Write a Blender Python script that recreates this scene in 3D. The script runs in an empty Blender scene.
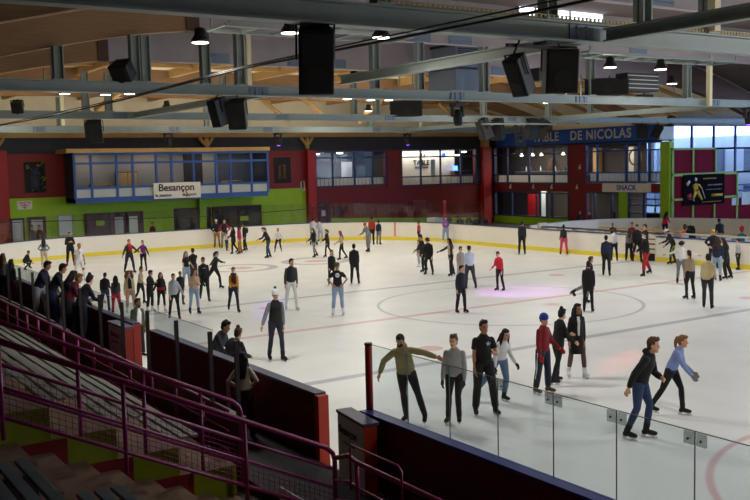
import bpy, bmesh, math, random
from mathutils import Vector, Matrix, Quaternion
random.seed(7)
S = bpy.context.scene
C = S.collection
PI = math.pi

# ------------------------------------------------------------------ camera
cam_d = bpy.data.cameras.new('camera'); cam = bpy.data.objects.new('camera', cam_d); C.objects.link(cam)
CAM = Vector((24.29684, -21.42064, 4.85399))
R_ = Vector((0.55059, 0.83445, -0.02328)); U_ = Vector((-0.06255, 0.06905, 0.99565)); F_ = Vector((-0.83243, 0.54674, -0.09022))
M = Matrix(((R_.x, U_.x, -F_.x, CAM.x), (R_.y, U_.y, -F_.y, CAM.y), (R_.z, U_.z, -F_.z, CAM.z), (0, 0, 0, 1)))
cam.matrix_world = M
cam_d.sensor_width = 36.0; cam_d.lens = 36.0 * 936.44 / 750.0
cam_d.clip_start = 0.1; cam_d.clip_end = 300
S.camera = cam

# ------------------------------------------------------------------ world, view
W = bpy.data.worlds.new('sky'); S.world = W; W.use_nodes = True
bg = W.node_tree.nodes['Background']; bg.inputs[0].default_value = (0.42, 0.60, 1.0, 1); bg.inputs[1].default_value = 3.8
S.view_settings.view_transform = 'Standard'; S.view_settings.look = 'None'
S.view_settings.gamma = 1.0; S.view_settings.use_curve_mapping = False
S.view_settings.exposure = 0.98
S.cycles.max_bounces = 6; S.cycles.transparent_max_bounces = 12; S.cycles.diffuse_bounces = 3; S.cycles.glossy_bounces = 3
S.cycles.caustics_reflective = False; S.cycles.caustics_refractive = False
S.cycles.sample_clamp_indirect = 3.0

LAMP_W = 380.0        # each high-bay lamp
DAY_FILL_W = 3800.0       # area light added outside the unseen glazed side wall
FILL_W = 22.0       # point fill added at each lamp to brighten walls and beams

# ------------------------------------------------------------------ helpers
def lin(c):
    return tuple((x / 12.92 if x <= 0.04045 else ((x + 0.055) / 1.055) ** 2.4) for x in c)
_m = {}
def mat(name, rgb, rough=0.6, metal=0.0, emis=0.0, noise=0.0, nscale=8.0, bump=0.0, spec=0.5, stretch=None):
    if name in _m: return _m[name]
    m = bpy.data.materials.new(name); m.use_nodes = True; nt = m.node_tree; b = nt.nodes['Principled BSDF']
    col = lin([v / 255.0 for v in rgb]) + (1.0,)
    b.inputs['Base Color'].default_value = col; b.inputs['Roughness'].default_value = rough; b.inputs['Metallic'].default_value = metal
    b.inputs['Specular IOR Level'].default_value = spec
    if emis:
        b.inputs['Emission Color'].default_value = col; b.inputs['Emission Strength'].default_value = emis
    if noise or bump:
        tc = nt.nodes.new('ShaderNodeTexCoord'); mp = nt.nodes.new('ShaderNodeMapping'); nz = nt.nodes.new('ShaderNodeTexNoise')
        nt.links.new(tc.outputs['Object'], mp.inputs[0]); nt.links.new(mp.outputs[0], nz.inputs['Vector'])
        if stretch: mp.inputs['Scale'].default_value = stretch
        nz.inputs['Scale'].default_value = nscale; nz.inputs['Detail'].default_value = 4
        if noise:
            mr = nt.nodes.new('ShaderNodeMapRange'); mr.inputs[3].default_value = 1 - noise; mr.inputs[4].default_value = 1 + noise
            mr.inputs[1].default_value = 0.3; mr.inputs[2].default_value = 0.7
            nt.links.new(nz.outputs['Fac'], mr.inputs[0])
            hs = nt.nodes.new('ShaderNodeHueSaturation'); hs.inputs['Color'].default_value = col
            nt.links.new(mr.outputs[0], hs.inputs['Value']); nt.links.new(hs.outputs[0], b.inputs['Base Color'])
        if bump:
            bp = nt.nodes.new('ShaderNodeBump'); bp.inputs['Strength'].default_value = bump; bp.inputs['Distance'].default_value = 0.02
            nt.links.new(nz.outputs['Fac'], bp.inputs['Height']); nt.links.new(bp.outputs[0], b.inputs['Normal'])
    _m[name] = m
    return m
def glass(name='clear_glass', tint=(0.92, 0.96, 0.97), refl=1.0, rough=0.02):
    if name in _m: return _m[name]
    m = bpy.data.materials.new(name); m.use_nodes = True; nt = m.node_tree
    for n in list(nt.nodes): nt.nodes.remove(n)
    o = nt.nodes.new('ShaderNodeOutputMaterial'); mx = nt.nodes.new('ShaderNodeMixShader'); t = nt.nodes.new('ShaderNodeBsdfTransparent')
    g = nt.nodes.new('ShaderNodeBsdfGlossy'); lw = nt.nodes.new('ShaderNodeLayerWeight'); lw.inputs[0].default_value = 0.5; pw = nt.nodes.new('ShaderNodeMath'); pw.operation = 'POWER'; pw.inputs[1].default_value = 4.0
    fr = nt.nodes.new('ShaderNodeMath'); fr.operation = 'MULTIPLY_ADD'; fr.inputs[1].default_value = 0.55; fr.inputs[2].default_value = 0.035; nt.links.new(lw.outputs['Facing'], pw.inputs[0]); nt.links.new(pw.outputs[0], fr.inputs[0])
    mu = nt.nodes.new('ShaderNodeMath'); mu.operation = 'MULTIPLY'; mu.inputs[1].default_value = refl
    t.inputs[0].default_value = tint + (1,); g.inputs['Roughness'].default_value = rough
    nt.links.new(fr.outputs[0], mu.inputs[0]); nt.links.new(mu.outputs[0], mx.inputs[0]); nt.links.new(t.outputs[0], mx.inputs[1]); nt.links.new(g.outputs[0], mx.inputs[2]); nt.links.new(mx.outputs[0], o.inputs[0])
    _m[name] = m
    return m

def box(bm, x0, x1, y0, y1, z0, z1, mi=0, M=None):
    if x0 > x1: x0, x1 = x1, x0
    if y0 > y1: y0, y1 = y1, y0
    if z0 > z1: z0, z1 = z1, z0
    vs = [Vector((x, y, z)) for x in (x0, x1) for y in (y0, y1) for z in (z0, z1)]
    if M is not None: vs = [M @ v for v in vs]
    v = [bm.verts.new(p) for p in vs]
    for f in ((0, 1, 3, 2), (4, 6, 7, 5), (0, 4, 5, 1), (2, 3, 7, 6), (0, 2, 6, 4), (1, 5, 7, 3)):
        fc = bm.faces.new([v[i] for i in f]); fc.material_index = mi
def ring_loft(bm, rings, mi=0, smooth=True, closed_ends=True):
    L = []
    for r in rings: L.append([bm.verts.new(p) for p in r])
    n = len(L[0])
    for a, b in zip(L[:-1], L[1:]):
        for i in range(n):
            f = bm.faces.new((a[i], a[(i + 1) % n], b[(i + 1) % n], b[i])); f.smooth = smooth; f.material_index = mi
    if closed_ends:
        f = bm.faces.new(list(reversed(L[0]))); f.material_index = mi
        f = bm.faces.new(L[-1]); f.material_index = mi
def frame_of(d):
    d = d.normalized(); a = Vector((0, 0, 1)) if abs(d.z) < 0.9 else Vector((1, 0, 0))
    s = d.cross(a).normalized(); return s, s.cross(d).normalized()
def tube(bm, pts, rad, n=8, mi=0):
    pts = [Vector(p) for p in pts]
    if not isinstance(rad, (list, tuple)): rad = [rad] * len(pts)
    rings = []; s = None
    for i, p in enumerate(pts):
        d = (pts[min(i + 1, len(pts) - 1)] - pts[max(i - 1, 0)]).normalized()
        if s is None: s, u = frame_of(d)
        else:
            s = (s - d * s.dot(d))
            s = s.normalized() if s.length > 1e-6 else frame_of(d)[0]
            u = s.cross(d)
        rings.append([p + (s * math.cos(t) + u * math.sin(t)) * rad[i] for t in [2 * PI * k / n for k in range(n)]])
    ring_loft(bm, rings, mi)
def ball(bm, c, r, M=None, mi=0, seg=12, rg=8):
    c = Vector(c); r = Vector(r) if not isinstance(r, (int, float)) else Vector((r, r, r))
    rows = []
    for j in range(1, rg):
        t = PI * j / rg
        rows.append([Vector((r.x * math.sin(t) * math.cos(a), r.y * math.sin(t) * math.sin(a), r.z * math.cos(t))) for a in [2 * PI * k / seg for k in range(seg)]])
    def T(p): return c + (M @ p if M is not None else p)
    top = bm.verts.new(T(Vector((0, 0, r.z)))); bot = bm.verts.new(T(Vector((0, 0, -r.z))))
    L = [[bm.verts.new(T(p)) for p in row] for row in rows]
    for a, b in zip(L[:-1], L[1:]):
        for i in range(seg):
            f = bm.faces.new((a[i], b[i], b[(i + 1) % seg], a[(i + 1) % seg])); f.smooth = True; f.material_index = mi
    for i in range(seg):
        f = bm.faces.new((top, L[0][i], L[0][(i + 1) % seg])); f.smooth = True; f.material_index = mi
        f = bm.faces.new((bot, L[-1][(i + 1) % seg], L[-1][i])); f.smooth = True; f.material_index = mi
def obj(name, bm, mats, parent=None, bevel=0.0):
    me = bpy.data.meshes.new(name)
    bmesh.ops.recalc_face_normals(bm, faces=bm.faces)
    bm.to_mesh(me); bm.free()
    if not isinstance(mats, (list, tuple)): mats = [mats]
    for m in mats: me.materials.append(m)
    o = bpy.data.objects.new(name, me); C.objects.link(o)
    if parent is not None: o.parent = parent
    if bevel:
        b = o.modifiers.new('bevel', 'BEVEL'); b.width = bevel; b.segments = 2; b.limit_method = 'ANGLE'
    return o
def bx(name, m, x0, x1, y0, y1, z0, z1, parent=None, bevel=0.0):
    bm = bmesh.new(); box(bm, x0, x1, y0, y1, z0, z1); return obj(name, bm, m, parent, bevel)
def struct(o): o['kind'] = 'structure'; return o
def tag(o, label, cat, group=None):
    o['label'] = label; o['category'] = cat
    if group: o['group'] = group
    return o
def thing(name, loc=(0, 0, 0), rz=0.0):
    o = bpy.data.objects.new(name, None); C.objects.link(o); o.location = loc; o.rotation_euler = (0, 0, rz); o.empty_display_size = 0.2
    return o
def rel(parent): # child vertices given in world coordinates below an empty at parent.location
    return Matrix.Translation(-Vector(parent.location))
def wchild(name, bm, m, parent, bevel=0.0):
    o = obj(name, bm, m, parent, bevel); 
    o.data.transform(Matrix.Translation(-Vector(parent.location)))
    return o
TEXTS = []
def text(name, s, size, m, loc, rot, parent=None, depth=0.01, align='CENTER', sx=1.0, xs=1.0):
    cu = bpy.data.curves.new(name, 'FONT'); cu.body = s; cu.size = size; cu.align_x = align; cu.align_y = 'CENTER'; cu.extrude = depth; cu.offset = size * 0.02
    cu.space_character = sx; cu.materials.append(m)
    o = bpy.data.objects.new(name, cu); C.objects.link(o); o.rotation_euler = rot; o.scale = (xs, 1, 1)
    if parent is not None:
        o.parent = parent; o.location = Vector(loc) - Vector(parent.location)
    else: o.location = loc
    TEXTS.append(o)
    return o
FX = (PI / 2, 0, PI / 2)      # text facing +x, reading toward +y
FY = (PI / 2, 0, 0)           # text facing -y, reading toward +x
ORD = ['first', 'second', 'third', 'fourth', 'fifth', 'sixth', 'seventh', 'eighth', 'ninth', 'tenth', 'eleventh', 'twelfth', 'thirteenth', 'fourteenth', 'fifteenth', 'sixteenth', 'seventeenth', 'eighteenth', 'nineteenth', 'twentieth', 'twenty-first', 'twenty-second', 'twenty-third', 'twenty-fourth']
# ------------------------------------------------------------------ materials
IN = dict()
m_conc = mat('grey_concrete', (70, 66, 64), 0.85, noise=0.15, nscale=3)
m_rub = mat('dark_rubber', (38, 36, 38), 0.9, noise=0.2, nscale=6)
m_green = mat('green_paint', (152, 196, 22), 0.6, noise=0.05, nscale=2)
m_greend = mat('olive_green_paint', (132, 142, 10), 0.65, noise=0.1, nscale=4)
m_red = mat('deep_red_paint', (125, 16, 20), 0.6, noise=0.06, nscale=2)
m_redb = mat('bright_red_paint', (165, 22, 26), 0.55, noise=0.05, nscale=2)
m_dband = mat('charcoal_cladding', (52, 54, 64), 0.8, noise=0.1, nscale=3)
m_burg = mat('burgundy_panel', (122, 10, 40), 0.8, noise=0.1, nscale=6, spec=0.12)
m_lime = mat('lime_frame_paint', (140, 178, 70), 0.6)
m_blue = mat('blue_window_paint', (26, 78, 150), 0.5)
m_blued = mat('dark_blue_frame', (30, 52, 100), 0.5)
m_white = mat('white_board', (236, 232, 222), 0.35, noise=0.02, nscale=1.5)
m_yel = mat('yellow_kick_strip', (235, 215, 60), 0.4)
m_cap = mat('blue_cap_rail', (48, 64, 140), 0.4)
m_capg = mat('slate_cap_rail', (84, 90, 112), 0.45, noise=0.08, nscale=5)
m_maroon = mat('maroon_board', (96, 18, 20), 0.6, noise=0.12, nscale=3)
m_orange = mat('orange_red_board_end', (205, 62, 30), 0.5)
m_dorange = mat('dull_red_board_end', (150, 40, 26), 0.6)
m_capn = mat('navy_grey_cap_rail', (56, 62, 96), 0.45)
m_wood = mat('glulam_timber', (146, 110, 74), 0.7, noise=0.14, nscale=5, stretch=(1, 0.25, 6))
m_woodd = mat('dark_timber', (86, 58, 42), 0.75, noise=0.14, nscale=5, stretch=(1, 0.3, 5))
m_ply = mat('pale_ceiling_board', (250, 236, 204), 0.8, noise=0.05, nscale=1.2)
m_ply2 = mat('honey_timber', (196, 156, 98), 0.75, noise=0.08, nscale=3)
m_lilac = mat('lilac_grey_panel', (160, 150, 154), 0.85, noise=0.05, nscale=1.5)
m_steel = mat('grey_steel_paint', (138, 150, 146), 0.5, metal=0.1, noise=0.05, nscale=2)
m_steeld = mat('connector_steel', (110, 122, 138), 0.5, metal=0.3)
m_pale = mat('lit_pale_post', (232, 222, 180), 0.6)
m_black = mat('black_plastic', (16, 16, 18), 0.6)
m_blk2 = mat('black_grille', (24, 24, 26), 0.8)
m_purple = mat('purple_rail_paint', (138, 34, 96), 0.35, noise=0.06, nscale=5)
m_tan = mat('tan_tread', (128, 104, 84), 0.9, noise=0.18, nscale=5)
m_plank = mat('weathered_plank', (128, 130, 124), 0.7, noise=0.2, nscale=6, stretch=(0.2, 4, 4))
m_plankb = mat('blue_grey_plank', (84, 104, 112), 0.7, noise=0.15, nscale=6)
m_dpost = mat('dark_bronze_post', (62, 56, 54), 0.5, metal=0.2)
m_cream = mat('cream_wall', (225, 215, 198), 0.8)
m_greyw = mat('grey_gate_face', (214, 220, 222), 0.6, noise=0.05, nscale=3)
m_sign = mat('white_sign', (232, 226, 214), 0.6)
m_signb = mat('blue_sign', (28, 88, 190), 0.55)
m_ink = mat('black_lettering', (28, 22, 30), 0.7)
m_inkr = mat('red_lettering', (180, 26, 50), 0.7)
m_inkb = mat('blue_lettering', (34, 92, 180), 0.7)
m_inkw = mat('cream_lettering', (222, 214, 196), 0.7)
m_lamp = mat('lamp_glow', (255, 236, 205), 0.5, emis=5.0)
m_lampr = mat('interior_lamp', (255, 240, 215), 0.5, emis=6.0)
m_viol = mat('violet_lens', (120, 60, 255), 0.5, emis=6.0)
m_screen = mat('lit_screen', (90, 140, 255), 0.4, emis=2.0)
m_pdoor = mat('plum_door', (78, 26, 56), 0.6)
m_doorw = mat('pale_door_pane', (196, 200, 204), 0.4)
m_daydoor = mat('door_daylight_pane', (225, 228, 220), 0.4)
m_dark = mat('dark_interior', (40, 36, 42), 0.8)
g_clear = glass()
g_rink = glass('rink_glass', (0.90, 0.93, 0.93), 0.9, 0.03)
g_win = glass('window_glass', (0.9, 0.93, 0.95), 0.22, 0.04)

# ice with its painted markings
def ice_material():
    m = bpy.data.materials.new('ice'); m.use_nodes = True; nt = m.node_tree; b = nt.nodes['Principled BSDF']
    tc = nt.nodes.new('ShaderNodeTexCoord'); sp = nt.nodes.new('ShaderNodeSeparateXYZ'); nt.links.new(tc.outputs['Object'], sp.inputs[0])
    def mth(op, a, c=None):
        n = nt.nodes.new('ShaderNodeMath'); n.operation = op
        for i, v in enumerate((a, c)):
            if v is None: continue
            if isinstance(v, (int, float)): n.inputs[i].default_value = v
            else: nt.links.new(v, n.inputs[i])
        return n.outputs[0]
    nz = nt.nodes.new('ShaderNodeTexNoise'); nz.inputs['Scale'].default_value = 0.55; nz.inputs['Detail'].default_value = 6; nt.links.new(tc.outputs['Object'], nz.inputs['Vector'])
    fine = nt.nodes.new('ShaderNodeTexNoise'); fine.inputs['Scale'].default_value = 5; fine.inputs['Detail'].default_value = 8; nt.links.new(tc.outputs['Object'], fine.inputs['Vector'])
    X, Y = sp.outputs[0], sp.outputs[1]
    ax = mth('ABSOLUTE', X); ay = mth('ABSOLUTE', Y)
    def soft(d, w, e=0.03):   # 1 where d<w
        n = nt.nodes.new('ShaderNodeMapRange'); n.inputs[1].default_value = w - e; n.inputs[2].default_value = w + e; n.inputs[3].default_value = 1; n.inputs[4].default_value = 0
        nt.links.new(d, n.inputs[0]); return n.outputs[0]
    def line(v, at, w): return soft(mth('ABSOLUTE', mth('SUBTRACT', v, at)), w)
    def rad(vx, vy, cx, cy):
        dx = mth('SUBTRACT', vx, cx); dy = mth('SUBTRACT', vy, cy)
        return mth('SQRT', mth('ADD', mth('MULTIPLY', dx, dx), mth('MULTIPLY', dy, dy)))
    def ring(r, at, w): return soft(mth('ABSOLUTE', mth('SUBTRACT', r, at)), w)
    def mx(l):
        o = l[0]
        for k in l[1:]: o = mth('MAXIMUM', o, k)
        return o
    rc = rad(X, Y, 0, 0)
    h1 = rad(X, Y, -17.37, -1.92); h2 = rad(X, Y, -17.57, 2.42)
    e1 = rad(X, ay, 19.0, 6.85)
    red = mx([line(X, 0, 0.14), line(ax, 25.45, 0.04), soft(rad(ax, ay, 4.67, 6.85), 0.34), ring(e1, 4.5, 0.06), soft(e1, 0.3), soft(h1, 0.62, 0.1), soft(h2, 0.62, 0.1), soft(rc, 0.2), soft(rad(X, Y, 1.2, 0.9), 0.25, 0.2)])
    blue = mx([line(ax, 6.17, 0.15), ring(rc, 4.5, 0.05), ring(h1, 1.6, 0.22), ring(h2, 1.6, 0.22)])
    col = nt.nodes.new('ShaderNodeMix'); col.data_type = 'RGBA'
    mr = nt.nodes.new('ShaderNodeMapRange'); mr.inputs[1].default_value = 0.35; mr.inputs[2].default_value = 0.65; nt.links.new(nz.outputs['Fac'], mr.inputs[0])
    nt.links.new(mr.outputs[0], col.inputs[0]); col.inputs[6].default_value = (0.775, 0.80, 0.785, 1); col.inputs[7].default_value = (0.855, 0.875, 0.86, 1)
    def over(base, c, mask, k):
        n = nt.nodes.new('ShaderNodeMix'); n.data_type = 'RGBA'; nt.links.new(mth('MULTIPLY', mask, k), n.inputs[0]); nt.links.new(base, n.inputs[6]); n.inputs[7].default_value = c; return n.outputs[2]
    c = over(col.outputs[2], (0.22, 0.24, 0.34, 1), blue, 0.58)
    c = over(c, (0.62, 0.16, 0.20, 1), red, 0.5)
    nt.links.new(c, b.inputs['Base Color'])
    rr = nt.nodes.new('ShaderNodeMapRange'); rr.inputs[3].default_value = 0.28; rr.inputs[4].default_value = 0.5; nt.links.new(fine.outputs['Fac'], rr.inputs[0]); nt.links.new(rr.outputs[0], b.inputs['Roughness'])
    b.inputs['Specular IOR Level'].default_value = 0.35
    bp = nt.nodes.new('ShaderNodeBump'); bp.inputs['Strength'].default_value = 0.15; bp.inputs['Distance'].default_value = 0.01; nt.links.new(fine.outputs['Fac'], bp.inputs['Height']); nt.links.new(bp.outputs[0], b.inputs['Normal'])
    return m

# ------------------------------------------------------------------ rink outline
HX, HY, RC = 29.64, 13.94, 8.5
def outline(off=0.0, n=14):
    pts = []
    for cx, cy, a0 in ((HX - RC, HY - RC, 0), (-(HX - RC), HY - RC, 90), (-(HX - RC), -(HY - RC), 180), (HX - RC, -(HY - RC), 270)):
        for i in range(n + 1):
            a = math.radians(a0 + 90.0 * i / n)
            pts.append((cx + (RC + off) * math.cos(a), cy + (RC + off) * math.sin(a)))
    return pts
def curve_wall(name, pts, z0, z1, th, m, parent):
    # wall ribbon of thickness th following pts, thickness to the right-hand (outer) side
    bm = bmesh.new(); rings = []
    for i, p in enumerate(pts):
        a = Vector(pts[max(i - 1, 0)]); b = Vector(pts[min(i + 1, len(pts) - 1)]); d = (b - a).normalized(); nrm = Vector((d.y, -d.x)) * th
        rings.append([Vector((p[0], p[1], z0)), Vector((p[0], p[1], z1)), Vector((p[0] + nrm.x, p[1] + nrm.y, z1)), Vector((p[0] + nrm.x, p[1] + nrm.y, z0))])
    ring_loft(bm, rings, 0, False)
    return wchild(name, bm, m, parent)

# ------------------------------------------------------------------ structure
struct(bx('floor', m_conc, -40, 42, -28, 46, -0.3, -0.02))
bm = bmesh.new(); vs = [bm.verts.new((x, y, 0.0)) for x, y in outline(-0.01)]; bm.faces.new(vs)
g = bmesh.ops.extrude_face_region(bm, geom=bm.faces[:]); bmesh.ops.translate(bm, vec=(0, 0, -0.018), verts=[v for v in g['geom'] if isinstance(v, bmesh.types.BMVert)])
ice = struct(obj('floor', bm, ice_material()))
# second small rink behind the far boards
bm = bmesh.new(); loop2 = [(-15.6, 15.2), (-16.04, 17.85), (-16.55, 19.7), (-16.2, 21.8), (-15.4, 23.6), (-14.0, 25.1), (-12.1, 26.1), (-9.4, 26.9), (-6, 27.2), (20, 27.2), (20, 15.2)]
vs = [bm.verts.new((x, y, 0.0)) for x, y in loop2]; bm.faces.new(vs); struct(obj('floor', bm, mat('small_rink_ice', (205, 208, 214), 0.4)))

# far end wall  x = -34  (left part) : u = y
def wallx(name, m, X, y0, y1, z0, z1, th=0.3, holes=()):
    # solid wall in the plane x = X, room on the +x side, with rectangular holes (y0,y1,z0,z1)
    ys = sorted(set([y0, y1] + [h[0] for h in holes] + [h[1] for h in holes])); zs = sorted(set([z0, z1] + [h[2] for h in holes] + [h[3] for h in holes]))
    bm = bmesh.new()
    for a, b in zip(ys[:-1], ys[1:]):
        for c, d in zip(zs[:-1], zs[1:]):
            if any(h[0] <= a and b <= h[1] and h[2] <= c and d <= h[3] for h in holes): continue
            box(bm, X - th, X, a, b, c, d)
    bmesh.ops.remove_doubles(bm, verts=bm.verts, dist=0.001)
    return struct(obj(name, bm, m))
def wally(name, m, Y, x0, x1, z0, z1, th=0.3, holes=()):
    xs = sorted(set([x0, x1] + [h[0] for h in holes] + [h[1] for h in holes])); zs = sorted(set([z0, z1] + [h[2] for h in holes] + [h[3] for h in holes]))
    bm = bmesh.new()
    for a, b in zip(xs[:-1], xs[1:]):
        for c, d in zip(zs[:-1], zs[1:]):
            if any(h[0] <= a and b <= h[1] and h[2] <= c and d <= h[3] for h in holes): continue
            box(bm, a, b, Y, Y + th, c, d)
    bmesh.ops.remove_doubles(bm, verts=bm.verts, dist=0.001)
    return struct(obj(name, bm, m))
XW = -34.0
# red / green painted masonry, left of the upper windows
wallx('wall_left', m_redb, XW, -26, -8.95, -0.02, 6.2)
wallx('wall_left', m_red, XW, -8.95, 8.1, 3.37, 6.0)
wallx('wall_left', m_green, XW, -8.95, 11.1, -0.02, 3.37)
wallx('wall_left', m_red, XW, 8.1, 11.1, 3.37, 6.0)
wallx('wall_left', m_red, XW, 11.1, 28.5, -0.02, 6.0, holes=[(11.95, 17.97, 3.4, 5.9), (19.4, 26.65, 3.25, 5.98)])
bm = bmesh.new(); ring_loft(bm, [[Vector((XW, y, -0.02)), Vector((XW, y, z)), Vector((XW + 0.02, y, z)), Vector((XW + 0.02, y, -0.02))] for y, z in ((11.75, 1.18), (27.1, 0.45))], 0, False); struct(obj('trim_12', bm, m_green))
wallx('wall_left', m_dband, XW, -8.95, 28.5, 6.0, 6.95)
wallx('wall_left', m_dband, XW, -26, -8.95, 6.2, 6.95)
wallx('wall_left', m_ply2, XW, -26, 28.5, 6.95, 7.25)
wallx('wall_left', m_ply, XW, -26, 28.5, 7.25, 9.6)
bx2 = lambda *a, **k: struct(bx(*a, **k))
bx2('trim_1', m_redb, XW, XW + 0.45, 11.1, 11.75, 0, 6.0)
bx2('trim_2', m_redb, XW, XW + 0.5, 27.1, 27.85, 0, 6.1)
bx2('trim_3', m_ply2, XW, XW + 0.5, 27.2, 27.7, 6.1, 8.4)
bx2('trim_4', m_dband, XW, XW + 0.12, 18.0, 19.35, 3.3, 6.0)
bx2('trim_5', m_red, XW + 0.12, XW + 0.2, 18.0, 19.3, 3.2, 5.95)
bx2('trim_6', m_dband, XW, XW + 0.16, 26.68, 27.1, 3.2, 6.0)
bx2('trim_7', m_green, XW, XW + 0.35, 2.0 + 0.9, 2.0 + 1.35, 0, 3.2)
# timber brackets where the arches meet the dark band
for i, yy in enumerate((-9.6, 4.0 - 0.4, 11.2, 27.4)):
    t = thing('timber_strut', (XW + 0.25, yy, 6.3)); bm = bmesh.new()
    tube(bm, [(0, 0, 0), (0, -0.5, 0.62)], 0.11, 6); tube(bm, [(0, 0, 0), (0, 0.45, 0.62)], 0.11, 6); tube(bm, [(0, 0, -0.2), (0, 0, 0.6)], 0.16, 6)
    obj('brace', bm, m_ply2, t)
    tag(t, ['timber roof strut at the far left of the end wall', 'timber roof strut above the middle of the blue window box', 'timber roof strut above the red pillar right of the green wall', 'timber roof strut above the red pillar beside the blue sign'][i], 'strut', 'timber struts along the end wall')

# ---- windows: frame grid plus panes
def grid_window(name, axis, P, a0, a1, z0, z1, vm, hm, mf, w=0.09, d=0.12, gm=None, sill=None):
    """axis 'x': plane x=P, a = y ; axis 'y': plane y=P, a = x"""
    t = thing(name, (P, a0, z0) if axis == 'x' else (a0, P, z0)); struct(t)
    bm = bmesh.new()
    def B(b, c0, c1, e0, e1, dd=d):
        if axis == 'x': box(b, P - dd / 2, P + dd / 2, c0, c1, e0, e1)
        else: box(b, c0, c1, P - dd / 2, P + dd / 2, e0, e1)
    for c in [a0, a1] + list(vm): B(bm, c - w / 2, c + w / 2, z0, z1)
    for e in [z0, z1] + list(hm): B(bm, a0, a1, e - w / 2, e + w / 2, d * 0.9)
    wchild('window_frame', bm, mf, t)
    bm = bmesh.new(); B(bm, a0, a1, z0, z1, 0.012); wchild('window_pane', bm, gm or g_win, t)
    return t
WN = [0]
def wn(): WN[0] += 1; return 'window_%d' % WN[0]

# ---- blue projecting window box
BX = -31.95
y0, y1 = -5.65, 7.1
bx2('wall_far', m_blue, XW, BX, y0, y1, 2.98, 3.3)
bx2('ceiling', m_ply2, XW, BX + 0.35, y0 - 0.5, y1 + 0.05, 5.98, 6.22)
bx2('wall_far', mat('warm_grey_wall', (150, 142, 134), 0.8), XW, XW + 0.05, y0, y1, 3.3, 5.98)
bx2('wall_far', m_dark, XW + 0.05, XW + 0.1, 2.0, 3.3, 3.3, 5.98)
bx2('wall_far', mat('slate_wall', (84, 86, 96), 0.8), XW + 0.05, XW + 0.1, 4.4, 7.0, 3.3, 5.98)
bx2('wall_far', m_dband, XW, BX - 0.1, y0, y0 + 0.08, 3.0, 5.98)
bx2('wall_far', m_dband, XW, BX - 0.1, y1 - 0.08, y1, 3.3, 5.98)
bx2('wall_far', m_sign, BX - 0.08, BX - 0.02, y0, y1, 3.3, 3.85)
grid_window(wn(), 'x', BX, y0, y1, 3.24, 5.9, [-4.65, -3.1, -2.1, -0.6, 0.4, 1.85, 3.4, 4.4, 5.9], [3.88, 5.35], m_blue, 0.13, 0.14)
for (a, b) in ((-4.4, -3.2), (0.9, 2.0), (4.4, 5.6)):
    t = thing('desk', (XW + 0.9, a, 3.3)); obj_ = bx('desk_top', m_ply2, -0.4, 0.4, 0, b - a, 0.7, 0.76, t); bx('side_panel', m_ply2, -0.35, 0.35, 0, 0.05, 0, 0.7, t); bx('side_panel', m_ply2, -0.35, 0.35, b - a - 0.05, b - a, 0, 0.7, t)
    tag(t, {-4.4: 'desk behind the leftmost panes of the blue window box', 0.9: 'desk behind the banner end of the blue window box', 4.4: 'desk behind the right panes of the blue window box'}[a], 'desk')
t = thing('cupboard', (XW + 0.35, -2.6, 3.3)); bx('cupboard_body', m_woodd, -0.25, 0.25, 0, 1.3, 0, 1.5, t); bx('cupboard_door', m_ply2, 0.25, 0.28, 0.03, 0.63, 0.05, 1.45, t); bx('cupboard_door', m_ply2, 0.25, 0.28, 0.67, 1.27, 0.05, 1.45, t)
tag(t, 'brown cupboard standing inside the blue window box', 'cupboard')
for i, yy in enumerate((-4.9, -1.2, 2.6)):
    o = bx('ceiling_light', m_lampr, -33.1, -32.9, yy, yy + 0.9, 5.9, 5.95); tag(o, ['lit tube at the left end of the blue window box', 'lit tube in the middle of the blue window box', 'lit tube at the right end of the blue window box'][i], 'ceiling light', 'tubes inside the blue window box')
# red chair back room items
# banner hung on the blue box
t = thing('banner', (BX + 0.14, 0.66, 3.56)); bx('banner_cloth', m_sign, -0.02, 0.0, -1.53, 1.57, -0.48, 0.5, t)
tag(t, 'white town banner hanging on the blue window box', 'banner')
text('lettering', 'Besançon', 0.62, m_ink, (BX + 0.15, 0.62, 3.74), FX, t)
text('lettering', 'la passion', 0.27, m_ink, (BX + 0.15, -0.25, 3.29), FX, t)
text('lettering', 'du sport', 0.27, m_ink, (BX + 0.15, 1.45, 3.29), FX, t)
bm = bmesh.new(); tube(bm, [(0.015, 0.62, -0.42 + 0.02), (0.015, 0.66, -0.22), (0.015, 0.56, -0.05), (0.015, 0.7, 0.05)], 0.035, 6); obj('red_emblem', bm, m_inkr, t)

# end wall doors, posters
def door(name, y0, y1, z1, mf, panes, frame=0.09):
    t = struct(thing(name, (XW + 0.02, y0, 0)))
    bx('door_leaf', mf, 0, 0.08, 0, y1 - y0, 0, z1, t)
    for (a, b, c, d, m) in panes: bx('door_pane', m, 0.08, 0.1, a - y0, b - y0, c, d, t)
    bm = bmesh.new(); box(bm, 0, 0.14, -frame, 0, 0, z1 + frame); box(bm, 0, 0.14, y1 - y0, y1 - y0 + frame, 0, z1 + frame); box(bm, 0, 0.14, -frame, y1 - y0 + frame, z1, z1 + frame); obj('door_frame', bm, m_pdoor, t)
    bm = bmesh.new(); tube(bm, [(0.12, 0.12, 0.95), (0.16, 0.12, 0.95), (0.16, 0.24, 0.95)], 0.015, 6); obj('door_handle', bm, m_steel, t)
door('door_1', -9.0 + 0.1, -8.3, 2.1, m_doorw, [(-8.75, -8.45, 0.9, 1.9, m_greyw)])
door('door_2', -7.9, -7.05, 2.15, m_pdoor, [(-7.8, -7.15, 0.3, 2.05, m_doorw)])
door('door_3', -4.5, -3.15, 2.2, m_pdoor, [(-3.9, -3.4, 1.5, 1.8, m_green)])
door('door_4', -2.95, -2.0, 2.2, m_pdoor, [(-2.74, -2.2, 0.3, 1.97, m_doorw)])
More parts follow.
